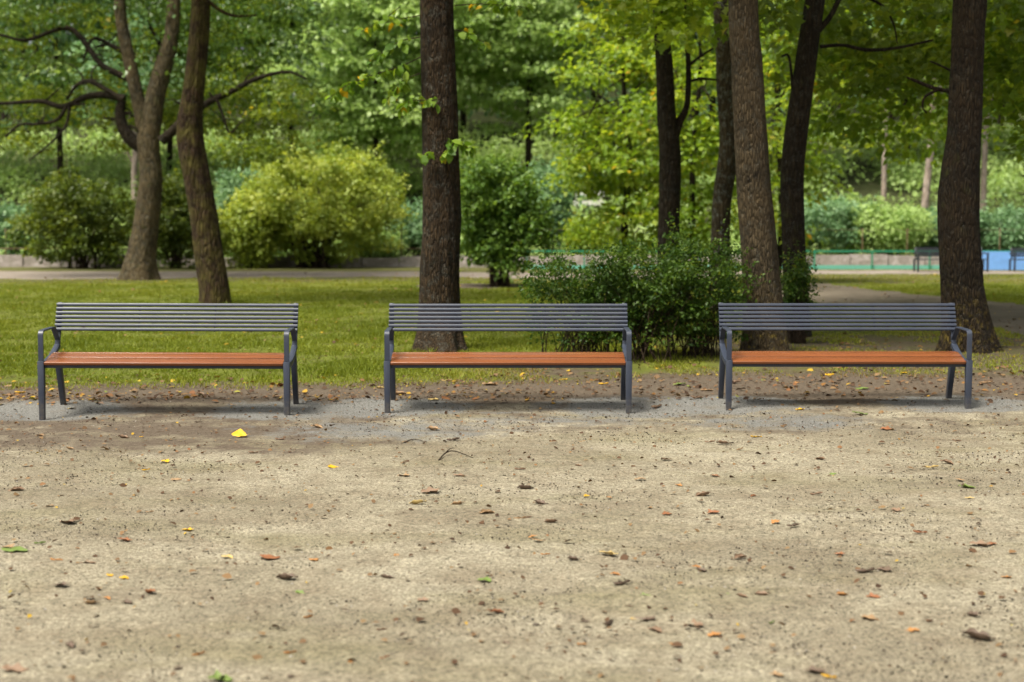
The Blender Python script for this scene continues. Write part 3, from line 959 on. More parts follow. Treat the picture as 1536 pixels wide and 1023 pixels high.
spray(ctr, [([(634, 84), (600, 100), (560, 112), (520, 128), (490, 150)], dc, 26), ([(634, 55), (600, 62), (575, 78), (548, 95)], dc, 16),
            ([(634, 22), (595, 30), (560, 40), (530, 52)], dc, 12), ([(600, 10), (575, 30), (555, 40)], dc, 8),
            ([(630, 110), (605, 120), (590, 135), (580, 150)], dc, 16), ([(640, 150), (615, 152), (600, 165)], dc, 10),
            ([(660, 148), (645, 152), (636, 158)], dc - 0.1, 5),
            ([(676, 190), (675, 215), (668, 228), (660, 235)], dc - 0.15, 10), ([(684, 212), (692, 214), (702, 222), (712, 228)], dc, 9),
            ([(652, 228), (640, 230), (625, 235)], dc - 0.1, 5),
            ([(682, 45), (700, 48), (715, 58), (735, 68)], dc, 9), ([(682, 8), (720, 6), (760, 8), (800, 12)], dc, 18)], 0.125, 5)

# left forked maple -----------------------------------------------------------
b = G(210, 420); d = b.y
lt = make_tree('tree', 'grey forked tree with crooked side limbs beyond the lawn, in front of the dark bushes', 'tree', b,
    [b - Vector((0, 0, 0.2))] + PX([(212, 395), (220, 330), (226, 270), (222, 212), (222, 182)], d),
    wr([46, 43, 37, 34, 33, 24], d), BK_GREY, flare=(0.6, 0.45, 5, 0.3), seg=60, ridge=0.05, bumps=[(2.8, 4.6, 0.1, 0.3, 0.15), (2.0, 4.9, 0.1, 0.25, 0.12)], seed=21, silhouette_bark=BK_DARK,  # side limbs coloured darker than the trunk to paint in their backlit silhouette
    branches=[(PX([(220, 222), (215, 185), (207, 150), (195, 95), (182, 30), (178, -40), (170, -130)], d), wr([20, 24, 20, 19, 18, 16, 10], d)),
              (PX([(224, 225), (227, 190), (232, 150), (242, 112), (256, 60), (262, 0), (270, -100)], d), wr([28, 30, 29, 27, 23, 20, 12], d)),
              (PX([(214, 222), (196, 208), (184, 190), (180, 168), (184, 150)], d), wr([20, 20, 17, 15, 12], d)),
              (PX([(188, 148), (160, 143), (130, 145), (95, 160), (60, 152), (0, 155), (-60, 150)], d), wr([12, 11, 10, 9, 7, 5, 3], d)),
              (PX([(184, 150), (160, 135), (135, 122), (115, 128), (100, 150)], d - 0.5), wr([9, 8, 7, 5, 3], d)),
              (PX([(100, 160), (85, 180), (55, 186), (30, 187), (8, 205)], d - 0.3), wr([6, 5, 4, 4, 3], d)),
              (PX([(105, 160), (98, 190), (75, 215), (45, 240)], d - 0.5), wr([5, 4, 3, 2], d)),
              (PX([(200, 120), (175, 110), (150, 95), (120, 55), (95, 42), (40, 60), (0, 52)], d), wr([12, 10, 9, 8, 7, 5, 4], d)),
              (PX([(190, 80), (170, 70), (140, 58), (125, 90)], d + 0.5), wr([9, 7, 5, 3], d)),
              (PX([(242, 212), (258, 198), (275, 180), (310, 155), (345, 138), (385, 118), (430, 108), (460, 118)], d - 0.4), wr([16, 14, 12, 10, 9, 7, 5, 3], d)),
              (PX([(325, 148), (335, 175), (345, 200), (360, 185)], d - 0.6), wr([5, 4, 3, 2], d)),
              (PX([(222, 150), (232, 110), (240, 70), (225, 40)], d + 0.6), wr([10, 8, 7, 5], d))],
    crown=[dict(cents=np.array([tuple(P(x, y, d + dd)) for x, y, dd in
            [(random.uniform(-90, 470), random.uniform(-150, 165), random.uniform(-0.4, 8)) for _ in range(190)]]), cr=0.9, per=75, size=0.17, mat=LM_DARK, limbs=False),
           dict(cents=np.array([tuple(P(x, y, d + dd)) for x, y, dd in [(random.uniform(-90, 470), random.uniform(-150, 165), random.uniform(0.5, 8)) for _ in range(120)]]), cr=0.9, per=75, size=0.17, mat=LM_MID, limbs=False),
           dict(cents=np.array([tuple(P(x, y, d + dd)) for x, y, dd in
            [(random.uniform(-60, 190), random.uniform(130, 215), random.uniform(0.5, 4)) for _ in range(30)] +
            [(random.uniform(330, 470), random.uniform(120, 235), random.uniform(-1.5, 3)) for _ in range(34)] +
            [(random.uniform(200, 330), random.uniform(150, 190), random.uniform(1, 4)) for _ in range(10)]]), cr=0.75, per=70, size=0.16, mat=LM_MID, limbs=False),
           dict(n=70, c=(b.x, b.y, 13.5), r=(8, 7, 4), cr=1.3, per=50, size=0.22, mat=LM_MID, limbs=False)])

# mossy leaning trunk ------------------------------------------------------------
b = G(323, 456); d = b.y
make_tree('tree', 'mossy brown bent trunk standing on the lawn behind the bench beside the open grass', 'tree', b,
    [b - Vector((0, 0, 0.2))] + PX([(322, 435), (312, 370), (300, 290), (288, 225), (285, 185), (290, 140), (297, 70), (301, 0)], d) + [TOPZ(303, 7.5, d), TOPZ(300, 10, d)],
    wr([46, 44, 42, 41, 40, 38, 31, 29, 27, 24, 15], d), BK_MOSS, flare=(0.2, 0.3, 4, 1), seg=60, ridge=0.06, bumps=[(3.0, 4.5, 0.1, 0.5, 0.2), (1.2, 4.9, 0.08, 0.4, 0.2)], seed=31,
    branches=[(PX([(312, 2), (335, 18), (355, 24), (385, 23)], d), wr([6, 5, 4, 2], d))],
    crown=[dict(n=125, c=(P(300, 345, d).x, d, 10.2), r=(4, 4, 3), cr=1.1, per=60, size=0.2, mat=LM_MID, zmin=7.2)], limb_z=7.2)

# trunk with side shoot behind the hedge -----------------------------------------------
d = 23.5; b = base_at(1004, d)
make_tree('tree', 'slim dark trunk rising behind the hedge with one upright side limb', 'tree', b,
    [b - Vector((0, 0, 0.2)), P(1003, 420, d)] + PX([(1004, 330), (1006, 240), (1000, 165), (996, 90), (990, 0)], d) + [TOPZ(986, 8, d)],
    wr([38, 34, 31, 33, 28, 26, 22, 15], d), BK_DARK, seg=22, seed=41, flare=(0.15, 0.3, 5, 1),
    branches=[(PX([(1010, 215), (1018, 185), (1030, 160), (1033, 110), (1030, 40), (1028, -40)], d), wr([14, 13, 9, 8, 6, 4], d)),
              (PX([(1031, 100), (1050, 85), (1070, 72)], d), wr([5, 4, 3], d)), (PX([(1034, 122), (1052, 118), (1075, 120)], d), wr([4, 4, 3], d))],
    crown=[dict(cents=np.array([tuple(P(random.uniform(900, 1045), random.uniform(-60, 50), d + random.uniform(-2.0, 1.5))) for _ in range(34)]), cr=0.5, per=42, size=0.15, mat=LM_YEL, tmpl=LEAFM, limbs=False),
           dict(n=40, c=(b.x, d, 9), r=(3.2, 3, 2.4), cr=0.9, per=55, size=0.18, mat=LM_MID, zmin=6)], limb_z=6.3)

# lichen trunk -----------------------------------------------------------------------
d = 25.5; b = base_at(1078, d)
make_tree('tree', 'lichen spotted grey trunk half hidden behind the tan trunk', 'tree', b,
    [b - Vector((0, 0, 0.2)), P(1080, 420, d)] + PX([(1081, 350), (1084, 290), (1095, 215), (1091, 130), (1088, 60), (1083, 0)], d) + [TOPZ(1080, 9, d)],
    wr([32, 29, 28, 30, 32, 31, 30, 27, 16], d), BK_LICH, seg=22, seed=51,
    crown=[dict(n=44, c=(b.x, d, 9.5), r=(3.4, 3, 2.6), cr=0.9, per=55, size=0.18, mat=LM_MID, zmin=6.5)], limb_z=6.5)

# tan trunk ---------------------------------------------------------------------------
b = G(1147, 531); d = b.y
tan = make_tree('tree', 'pale tan trunk behind the bench next to the hedge', 'tree', b,
    [b - Vector((0, 0, 0.15))] + PX([(1147, 505), (1144, 450), (1138, 370), (1130, 280), (1126, 200), (1121, 100), (1115, 0)], d) + [TOPZ(1105, 7, d), TOPZ(1100, 9, d)],
    wr([68, 62, 57, 53, 49, 48, 46, 43, 34, 22], d), BK_TAN, flare=(0.28, 0.3, 5, 2.0), seg=90, seed=61, rough=0.07, ridge=0.05, bumps=[(4.35, 4.6, 0.12, 0.3, 0.1), (2.3, 4.3, 0.06, 0.4, 0.06), (3.1, 4.9, 0.06, 0.4, 0.05), (1.4, 4.9, 0.05, 0.5, 0.06)],
    crown=[dict(n=125, c=(b.x, d + 1, 9.2), r=(4, 3.8, 3), cr=0.95, per=58, size=0.17, mat=LM_MID, zmin=6.2)], limb_z=5.6)

def hang(n, x0, x1, y0, y1, d0, d1, seed):
    r = np.random.default_rng(seed)
    out = []
    while len(out) < n:
        x, y, d = r.uniform(x0, x1), r.uniform(y0, y1), r.uniform(d0, d1)
        lim = y1 - 90 * float(vnoise(x * 0.018, 3.3, 0, seed))
        if y < lim: out.append(tuple(P(x, y, d)))
    return np.array(out)

# dark leaning trunk -----------------------------------------------------------------------
b = G(1196, 505); d = b.y
dark = make_tree('tree', 'dark leaning trunk bending right, behind the pale tan one', 'tree', b,
    [b - Vector((0, 0, 0.2))] + PX([(1195, 470), (1191, 380), (1188, 270), (1194, 200), (1205, 120), (1215, 50), (1224, -10)], d) + [TOPZ(1240, 6.5, d), TOPZ(1250, 9.5, d)],
    wr([44, 38, 34, 34, 33, 31, 30, 30, 26, 15], d), BK_DARK, flare=(0.15, 0.25, 4, 0.5), seg=28, seed=71,
    branches=[(PX([(1228, 45), (1245, 25), (1262, -10), (1280, -60)], d), wr([10, 8, 7, 5], d)),
              (PX([(1192, 200), (1175, 85), (1172, 45), (1150, 20)][:1] + [(1185, 92), (1172, 84)], d), wr([5, 4, 3], d)),
              (PX([(1230, 70), (1265, 68), (1300, 75), (1345, 72), (1400, 60)], d + 1), wr([6, 5, 6, 5, 3], d)),
              (PX([(1300, -5), (1325, 10), (1340, 35), (1346, 65)], d + 1), wr([5, 4, 3, 2], d))],
    crown=[dict(n=70, c=(b.x + 1, d + 2, 9), r=(4, 4, 2.8), cr=1.0, per=58, size=0.18, mat=LM_MID, zmin=6),
           dict(cents=np.array([tuple(P(random.uniform(1190, 1420), random.uniform(-80, 130), d + random.uniform(2, 8))) for _ in range(40)]), cr=0.7, per=60, size=0.15, mat=LM_MID, tmpl=LEAFM, limbs=False),
           dict(cents=hang(105, 1190, 1430, -90, 255, d + 4, d + 15, 1), cr=0.75, per=60, size=0.17, mat=LM_HANG, limbs=False, droop=0.5),
           dict(cents=np.array([tuple(P(random.uniform(1090, 1180), random.uniform(-60, 70), d + random.uniform(-1.2, 0.2))) for _ in range(9)]), cr=0.4, per=30, size=0.15, mat=LM_MID, tmpl=LEAFM, limbs=False)], limb_z=5.4)

# right trunk --------------------------------------------------------------------------------
b = G(1452, 527); d = b.y
make_tree('tree', 'brown trunk with yellow lichen and flared roots at the bench end beside the trail', 'tree', b,
    [b - Vector((0, 0, 0.15))] + PX([(1450, 500), (1444, 430), (1440, 360), (1439, 290), (1446, 200), (1451, 100), (1456, 0)], d) + [TOPZ(1462, 6.5, d), TOPZ(1470, 9, d)],
    wr([72, 66, 60, 60, 59, 50, 46, 46, 36, 22], d), BK_RIGHT, flare=(0.6, 0.28, 5, 1.1), seg=90, seed=81, rough=0.08, ridge=0.085, bumps=[(3.9, 4.6, 0.14, 0.35, 0.12), (2.6, 4.4, 0.08, 0.4, 0.3), (1.2, 5.2, 0.08, 0.4, 0.2)],
    branches=[(PX([(1428, 138), (1400, 132), (1375, 122), (1360, 116)], d + 0.6), wr([7, 6, 5, 3], d)), (PX([(1408, 134), (1388, 145), (1384, 160), (1390, 170)], d + 0.6), wr([5, 4, 3, 2], d)),
              (PX([(1430, 108), (1410, 98), (1395, 92)], d + 0.6), wr([4, 3, 2], d))],
    crown=[dict(n=70, c=(b.x, d + 1, 9.2), r=(4.2, 4, 3), cr=1.0, per=58, size=0.17, mat=LM_MID, zmin=6),
           dict(cents=np.array([tuple(P(random.uniform(1330, 1600), random.uniform(-80, 110), d + random.uniform(3, 9))) for _ in range(52)]), cr=0.75, per=60, size=0.15, mat=LM_MID, tmpl=LEAFM, limbs=False),
           dict(cents=hang(95, 1440, 1640, -90, 225, d + 4, d + 15, 2), cr=0.75, per=60, size=0.17, mat=LM_HANG, limbs=False, droop=0.5)], limb_z=5.4)

# ------------------------------------------------------------------ trees of the middle distance
def simple_tree(label, px, d, h, r0, mats, crown_c, crown_r, n, cr, per, size, bark=BK_DARK, seed=1, group='trees of the wooded slope', lean=0.0, flat=0.3, droop=0.3, name='tree', shell=0.45, limbs=16, tmpl=LEAF4):
    b = base_at(px, d)
    rr = random.Random(seed)
    pts = [b - Vector((0, 0, 0.3))] + [b + Vector((lean * h * f + rr.uniform(-.15, .15), rr.uniform(-.15, .15), h * f)) for f in (0.2, 0.45, 0.7, 0.95)]
    cr_list = []
    for k, m in enumerate(mats):
        cr_list.append(dict(n=n // len(mats), c=(b.x + lean * h * 0.6 + crown_c[0], b.y + crown_c[1], b.z + crown_c[2]), r=crown_r, cr=cr, per=per, size=size, mat=m, flat=flat, droop=droop, shell=shell, tmpl=tmpl))
    return make_tree(name, label, 'tree', b, pts, [r0 * 1.2, r0, r0 * 0.8, r0 * 0.6, r0 * 0.2], bark, crown=cr_list, group=group, seg=10, seed=seed, limbs=limbs)

MIDG = 'yellowing young trees behind the hedge'
simple_tree('bright yellow green young tree left of the slim dark trunk', 935, 38, 7.5, 0.10, [LM_YEL], (0, 0, 4.2), (2.2, 2.0, 3.9), 120, 0.75, 60, 0.17, seed=101, group=MIDG)
simple_tree('bright yellow green young tree between the slim dark trunk and the lichen trunk', 1045, 36, 7.5, 0.09, [LM_YEL], (0, 0, 4.0), (1.9, 2.0, 3.8), 110, 0.7, 60, 0.16, seed=102, group=MIDG)
simple_tree('yellowing leafy tree between the tan and dark leaning trunks', 1165, 40, 8, 0.10, [LM_YEL], (0, 0, 4.6), (1.8, 2, 3.8), 90, 0.75, 60, 0.17, seed=103, group=MIDG)

# background wood: individual trees on the slope
simple_tree('pale layered broadleaf tree on the slope just right of the thick central trunk', 790, 74, 17, 0.15, [LM_PALE], (0, 0, 10.5), (5.2, 4.5, 7.6), 260, 1.5, 120, 0.28, seed=111, flat=0.22, droop=0.35)
simple_tree('pale green broadleaf tree on the slope left of the thick central trunk', 565, 72, 17, 0.15, [LM_PALE], (0, 0, 9.5), (5.0, 4.2, 8.2), 260, 1.4, 120, 0.28, seed=112, flat=0.25)
simple_tree('tall dark trunked tree on the slope behind the pale trees', 680, 90, 21, 0.15, [LM_PALE, LM_GREENB], (0, 0, 12), (6.0, 5, 9.5), 170, 2.0, 80, 0.42, seed=113, flat=0.25)
simple_tree('mid green tree on the slope above the big light bush', 440, 80, 19, 0.15, [LM_SLOPE, LM_PALE], (0, 0, 11), (5.0, 4.5, 8.5), 180, 1.7, 90, 0.38, seed=114, flat=0.25)
simple_tree('dark tree on the slope seen between the forked tree and the mossy trunk', 255, 78, 18, 0.15, [LM_SLOPE], (0, 0, 11), (5.5, 4.5, 7.8), 150, 1.8, 90, 0.38, seed=115, flat=0.3)
simple_tree('dark green tree on the slope above the left bushes', 90, 72, 17, 0.15, [LM_SLOPE, LM_GREENB], (0, 0, 11), (5.5, 4.5, 7.5), 150, 1.8, 90, 0.36, seed=116, flat=0.3)
simple_tree('dark green tree at the far left edge of the slope', -90, 76, 18, 0.15, [LM_SLOPE, LM_GREENB], (0, 0, 11), (5.5, 4.5, 8), 130, 1.8, 80, 0.38, seed=117, flat=0.3)
simple_tree('pale tree on the slope above the white rail', 895, 84, 20, 0.15, [LM_PALE, LM_GREENB], (0, 0, 13), (5.2, 4.5, 8), 150, 1.8, 85, 0.38, seed=118, flat=0.22, droop=0.35)
simple_tree('shady tree on the slope behind the slim dark trunk', 1015, 80, 19, 0.15, [LM_SLOPE], (0, 0, 11.5), (5.2, 4.5, 8), 130, 1.8, 85, 0.38, seed=119)
simple_tree('shady green tree on the slope behind the dark leaning trunk', 1190, 78, 19, 0.15, [LM_SLOPE, LM_GREENB], (0, 0, 12), (5.5, 4.5, 8), 140, 1.8, 85, 0.38, seed=120)
simple_tree('shady green tree on the slope behind the hanging yellow flecked boughs', 1360, 82, 20, 0.15, [LM_SLOPE, LM_MID], (0, 0, 13), (6, 4.5, 8), 150, 1.8, 85, 0.38, seed=121)
simple_tree('shady green tree on the slope above the blue board', 1540, 80, 20, 0.15, [LM_SLOPE, LM_GREENB], (0, 0, 12.5), (6, 4.5, 8), 140, 1.8, 85, 0.38, seed=122)
# pale bare trunks standing at the foot of the slope
def pale_trunk(px, d, h, w, label, seed, lean=0.02):
    b = base_at(px, d)
    rr = random.Random(seed)
    make_tree('pine_tree', label, 'tree', b, [b - Vector((0, 0, 0.2))] + [b + Vector((lean * h * f + rr.uniform(-.05, .05), 0, h * f)) for f in (0.25, 0.5, 0.75, 1.0)],
              [w, w * 0.95, w * 0.85, w * 0.75, w * 0.4], BK_PINE, seg=12, seed=seed, group='pale pine trunks at the foot of the slope',
              crown=[dict(n=40, c=(b.x + lean * h, b.y, b.z + h + 1.0), r=(2.4, 2.2, 2.6), cr=0.9, per=60, size=0.24, mat=LM_GREENB)], limbs=8)
pale_trunk(1383, 66, 10.5, 0.18, 'pale bare pine trunk leaning slightly, right of the hanging boughs', 131, 0.06)
pale_trunk(1325, 67, 10.0, 0.14, 'thin pale pine trunk, the shorter one left of its leaning neighbour', 132, 0.0)
pale_trunk(1473, 68, 10.5, 0.15, 'pale pine trunk half hidden behind the flared brown trunk', 133, 0.01)
pale_trunk(203, 64, 7.5, 0.16, 'pale pinkish pine trunk peeking out left of the forked tree', 134, 0.01)

# far wood behind, one mass
def far_wood():
    g = np.random.default_rng(5)
    n = 900
    cx = (g.random(n) * 2 - 1) * 58
    cy = 92 + 40 * g.random(n)
    cz = terrain(cx, cy) + 1 + 22 * g.random(n)
    v, f, var = clump_leaves(np.stack([cx, cy, cz], -1), 2.6 * (0.6 + 0.8 * g.random(n)), 70, 0.62, 0.4, 0.25, seed=8)
    a = mesh_arrays('far_wood', v, f, LM_GREENB, var, smooth=False)
    tag(link('far_wood', a), 'dense far-off wood covering the slope', 'wood', kind='stuff')
    acc = Acc()
    for k in range(90):
        x = g.uniform(-46, 46); y = g.uniform(86, 120)
        b = Vector((x, y, float(terrain(x, y)) - 0.3))
        acc.tube([b, b + Vector((g.uniform(-.4, .4), 0, 7)), b + Vector((g.uniform(-.8, .8), 0, 16))], [0.22, 0.17, 0.1], 7, sub=2)
    tag(link('far_trunks', acc.mesh('far_trunks', BK_DARK)), 'dark trunks deep in the far-off wood', 'wood', kind='stuff')
    # undergrowth on the slope
    n = 1100
    cx = (g.random(n) * 2 - 1) * 42
    cy = 60.5 + 32 * g.random(n) ** 1.3
    cz = terrain(cx, cy) + 0.3 + 0.9 * g.random(n)
    v, f, var = clump_leaves(np.stack([cx, cy, cz], -1), 1.25 * (0.6 + 0.8 * g.random(n)), 80, 0.26, 0.6, 0.2, seed=9)
    tag(link('undergrowth', mesh_arrays('undergrowth', v, f, LM_PALE, var, smooth=False)), 'low green undergrowth covering the foot of the slope', 'undergrowth', kind='stuff')
far_wood()

# ------------------------------------------------------------------ shrubs
def make_shrub(name, label, base, rad, h, mat, n, cr, per, size, stems=14, stem_r=0.02, seed=1, group=None, z0=0.25, shell=0.5, low=0.0, stemtop=0.8, tmpl=LEAF4, splay=0.75, flat=0.7, lumps=0.18, boxy=False, shoots=40, shoot_len=0.5):
    b = Vector(base)
    t = thing(name, label, 'shrub', b, group=group)
    g = np.random.default_rng(seed)
    u = g.normal(size=(n, 3)); u /= np.linalg.norm(u, axis=1)[:, None]
    q = (shell + (1 - shell) * g.random(n) ** 0.7)[:, None] * u
    lump = 1 + lumps * 2 * (fbm(u[:, 0] * 1.6 + 4, u[:, 1] * 1.6 + 4, u[:, 2] * 1.6 + 4, seed, 3) - 0.5) * 2
    q = q * lump[:, None]
    mid = z0 * h + (h - z0 * h) / 2
    cents = np.stack([q[:, 0] * rad[0], q[:, 1] * rad[1], mid + q[:, 2] * (h - z0 * h) / 2], -1)
    if boxy:
        x = (g.random(n) * 2 - 1) * rad[0]; y = (g.random(n) * 2 - 1) * rad[1]
        topz = h * (0.70 + 0.85 * (fbm((x + b.x) * 2.0, y * 2.0, 0, seed, 3) - 0.3)) * (1 - 0.25 * (np.abs(x) / rad[0]) ** 3)
        cents = np.stack([x, y, topz * (0.16 + 0.84 * g.random(n) ** 0.62)], -1)
    cents = cents[cents[:, 2] > low]
    cents[:, 2] = np.minimum(cents[:, 2], h * 1.05)
    v, f, var = clump_leaves(cents, cr * (0.6 + 0.8 * g.random(len(cents))), per, size, flat, 0.2, tmpl, seed + 2, 0.6)
    if shoots:
        # long loose shoots that break the outline, set with leaves along their length
        k = 12
        c0 = cents[g.integers(len(cents), size=shoots)]
        dr = c0 - np.array([0, 0, 0.35 * h]); dr /= np.linalg.norm(dr, axis=1)[:, None] + 1e-6
        dr[:, 2] = np.abs(dr[:, 2]) * 0.7 + 0.35
        ln = shoot_len * (0.5 + g.random(shoots))
        tt = (np.arange(k) / k)[None, :, None]
        pp = c0[:, None] + dr[:, None] * (cr * 0.5 + ln[:, None, None] * tt) - np.array([0, 0, 0.22]) * (ln[:, None, None] * tt ** 2)
        pp = (pp + g.normal(0, size * 0.25, pp.shape)).reshape(-1, 3)
        m_ = len(pp)
        v2, f2 = leaves(pp, size * (0.7 + 0.5 * g.random(m_)), g.random(m_) * 6.28, g.normal(-0.2, 0.5, m_), g.normal(0, 0.5, m_), tmpl)
        f = np.vstack([f, f2 + len(v)]); v = np.vstack([v, v2]); var = np.concatenate([var, 0.3 + 0.7 * g.random(m_)])
    link('foliage', mesh_arrays('foliage', v, f, mat, var, smooth=False), t)
    a = Acc()
    for k in range(stems):
        c = cents[g.integers(len(cents))]
        an = g.random() * 6.28
        r0 = (0.28 if not boxy else 0.85) * g.random()
        p0 = Vector((math.cos(an) * rad[0] * r0, math.sin(an) * rad[1] * r0, -0.1))
        e = Vector((c[0], c[1], 0)) * splay + Vector((0, 0, c[2] * stemtop + 0.1))
        m1 = p0.lerp(e, 0.35) + Vector((0, 0, 0.12 * h))
        m2 = p0.lerp(e, 0.7) + Vector((g.normal(0, 0.03) * h, g.normal(0, 0.03) * h, 0.08 * h))
        s = stem_r * g.uniform(0.6, 1.3)
        a.tube([p0, m1, m2, e], [s, s * 0.8, s * 0.55, s * 0.25], 6, sub=4)
    link('stem', a.mesh('stem', BK_STEM), t)
    return t

# dark hedge between the middle and right benches
HG = 'bushes of the dark hedge'
def hedge(px, d, rx, ry, h, seed, label, n=240):
    make_shrub('hedge_bush', label, base_at(px, d), (rx, ry), h, LM_HEDGE, n, 0.13, 33, 0.042, stems=85, stem_r=0.006, seed=seed, group=HG, low=0.14, splay=0.95, flat=0.5, boxy=True, shoots=70, shoot_len=0.28)
hedge(878, 16.3, 0.66, 0.45, 1.22, 201, 'feathery dark green bush at the hedge end nearest the middle bench')
hedge(968, 16.2, 0.66, 0.5, 1.36, 202, 'dense dark green bush in the middle of the hedge')
hedge(1046, 16.5, 0.50, 0.45, 1.48, 203, 'dark green bush of the hedge touching the pale tan trunk')
hedge(1198, 18.4, 0.17, 0.2, 1.15, 204, 'small dark bush at the foot of the dark leaning trunk', n=70)

BG = 'round bushes along the far edge of the lawn'
def pshrub(label, px, py, wpx, hpx, mat, seed, n=150, cr=0.5, per=80, size=0.15, d=None, **k):
    b = G(px, py) if d is None else base_at(px, d)
    s = b.y / F_PX
    make_shrub('bush', label, b, (wpx * s / 2 - cr * 0.5, wpx * s / 2 * 0.8), hpx * s - cr * 0.3, mat, n, cr, per, size, seed=seed, group=BG, **k)
pshrub('dark green round bush left of the forked grey tree', 125, 403, 205, 150, LM_OLIVE, 211, lumps=0.35, shell=0.4, stem_r=0.04, stems=18, z0=0.03)
pshrub('dark green bush between the forked tree and the mossy trunk', 262, 403, 125, 148, LM_OLIVE, 212, lumps=0.35, shell=0.4, n=100, stem_r=0.04, z0=0.03)
pshrub('large light green rounded bush with open stems beyond the lawn', 465, 402, 285, 190, LM_LIGHT, 213, n=360, lumps=0.32, shell=0.4, stem_r=0.06, stems=26, z0=0.05, size=0.14, per=85)
pshrub('green bush at the left flank of the large light bush', 372, 402, 110, 110, LM_LIGHT, 214, n=90, stem_r=0.04, z0=0.03)
pshrub('upright dense green bush on bare soil right of the thick central trunk', 750, 430, 158, 212, LM_FRESH, 215, n=200, cr=0.34, lumps=0.4, shell=0.3, shoots=90, per=85, size=0.115, stem_r=0.035, stems=22, z0=0.07)
pshrub('blue green conical shrub behind the large light bush', 375, 400, 110, 150, LM_GREENB, 216, d=60, n=90)
pshrub('blue green conical shrub right of the upright dense bush', 825, 400, 100, 150, LM_GREENB, 217, d=60, n=100)
pshrub('yellow flecked low shrub below the white rail', 885, 400, 70, 75, LM_YEL, 218, d=58, n=60)
pshrub('blue green low shrub at the left edge behind the stone wall', 20, 400, 100, 95, LM_GREENB, 219, d=61, n=80)
pshrub('pale blue green shrub behind the thick trunk at its left side', 625, 400, 90, 95, LM_GREENB, 220, d=61, n=70)
pshrub('blue green broad shrub behind the railing, next to the dark leaning trunk', 1240, 400, 150, 105, LM_GREENB, 221, d=61, n=130)
pshrub('pale green shrub behind the railing below the thin pale trunk', 1335, 400, 120, 95, LM_PALE, 222, d=60, n=100)
pshrub('green low shrub behind the far benches beside the leaning pale trunk', 1420, 400, 120, 90, LM_GREENB, 223, d=61, n=100)
pshrub('dark green shrub behind the blue board', 1520, 400, 120, 90, LM_GREENB, 224, d=60, n=100)
pshrub('grass green low shrub behind the wall', 560, 400, 100, 60, LM_PALE, 225, d=60, n=70)

# ------------------------------------------------------------------ wall, fences, far benches, boards
def stone_wall():
    m = N('pale_rubble_stone')
    c = m.ramp(m.vor(2.6, m.mapping((1, 1, 1.6)), 'F1', 'Color'), [(0.2, (0.26, 0.225, 0.20)), (0.6, (0.36, 0.315, 0.29)), (0.9, (0.44, 0.39, 0.365))])
    e = m.ramp(m.vor(2.6, m.mapping((1, 1, 1.6)), 'DISTANCE_TO_EDGE'), [(0.02, 0.4), (0.07, 0.0)])
    c = m.mix(m.ramp(m.noise(3.5, 6, 0.75), [(0.42, 0.0), (0.6, 0.7)]), c, (0.20, 0.18, 0.14))
    m.col(m.mix(e, c, (0.2, 0.17, 0.14)))
    m.bump(m.noise(12, 5), 0.6, 0.05)
    mat = m.set(0.9, 0.2)
    t = thing('stone_wall', 'low pale stone wall running along the back of the park', 'wall', (0, 57, float(terrain(0, 57))))
    a = Acc()
    g = np.random.default_rng(3)
    for k in range(36):
        x = -27 + k * 1.5 + 0.75
        hh = 0.46 + g.uniform(-0.08, 0.08)
        a.box((x, g.uniform(-.03, .03), hh / 2 - 0.15), (1.49, 0.4, hh + 0.3), 0.97)
    link('wall', a.mesh('wall', mat, smooth=False), t)
stone_wall()

def rust_fence():
    y = 57.6
    z = float(terrain(0, y))
    t = thing('wire_fence', 'rusty wire fence with thin brown posts behind the stone wall', 'fence', (0, y, z))
    a = Acc()
    a.tube([Vector((-27, 0, 0.74)), Vector((P(770, 345, y).x, 0, 0.74))], [0.022, 0.022], 6)
    a.tube([Vector((-27, 0, 1.5)), Vector((27, 0, 1.5))], [0.006, 0.006], 5)
    link('rail', a.mesh('rail', M_RUST), t)
    for px in (8, 140, 602, 740, 812, 1294, 1361, 1500):
        x = P(px, 345, y).x
        b = Acc()
        b.tube([Vector((x, 0, -0.3)), Vector((x, 0, 1.55))], [0.024, 0.02], 8)
        link('post', b.mesh('post', M_RUST), t)
rust_fence()

def railing():
    y = 52.6
    z = float(terrain(8, y))
    t = thing('railing', 'green metal railing with a teal board along its foot', 'railing', (0, y, z))
    x0, x1 = P(788, 345, y).x, P(1700, 345, y).x
    a = Acc()
    a.box(((x0 + x1) / 2, 0, 0.69), (x1 - x0, 0.06, 0.06))
    link('top_rail', a.mesh('top_rail', M_GREEN, smooth=False), t)
    a = Acc()
    a.box(((x0 + x1) / 2, 0.05, 0.10), (x1 - x0, 0.03, 0.15))
    link('kick_board', a.mesh('kick_board', M_TEAL, smooth=False), t)
    px = 1220 - 86 * 5
    while px < 1700:
        x = P(px, 345, y).x
        a = Acc()
        a.box((x, 0, 0.25), (0.055, 0.05, 0.82))
        link('post', a.mesh('post', M_GREEN, smooth=False), t)
        px += 86.5
    b = Acc()
    xa, xb = P(1461, 345, y).x, P(1640, 345, y).x
    b.box(((xa + xb) / 2, 0, 0.34), (xb - xa, 0.04, 0.68))
    o = link('notice_board', b.mesh('notice_board', M_BLUE, smooth=False), None, (0, y - 0.08, z))
    tag(o, 'plain blue board fixed to the railing behind the far benches', 'board')
railing()

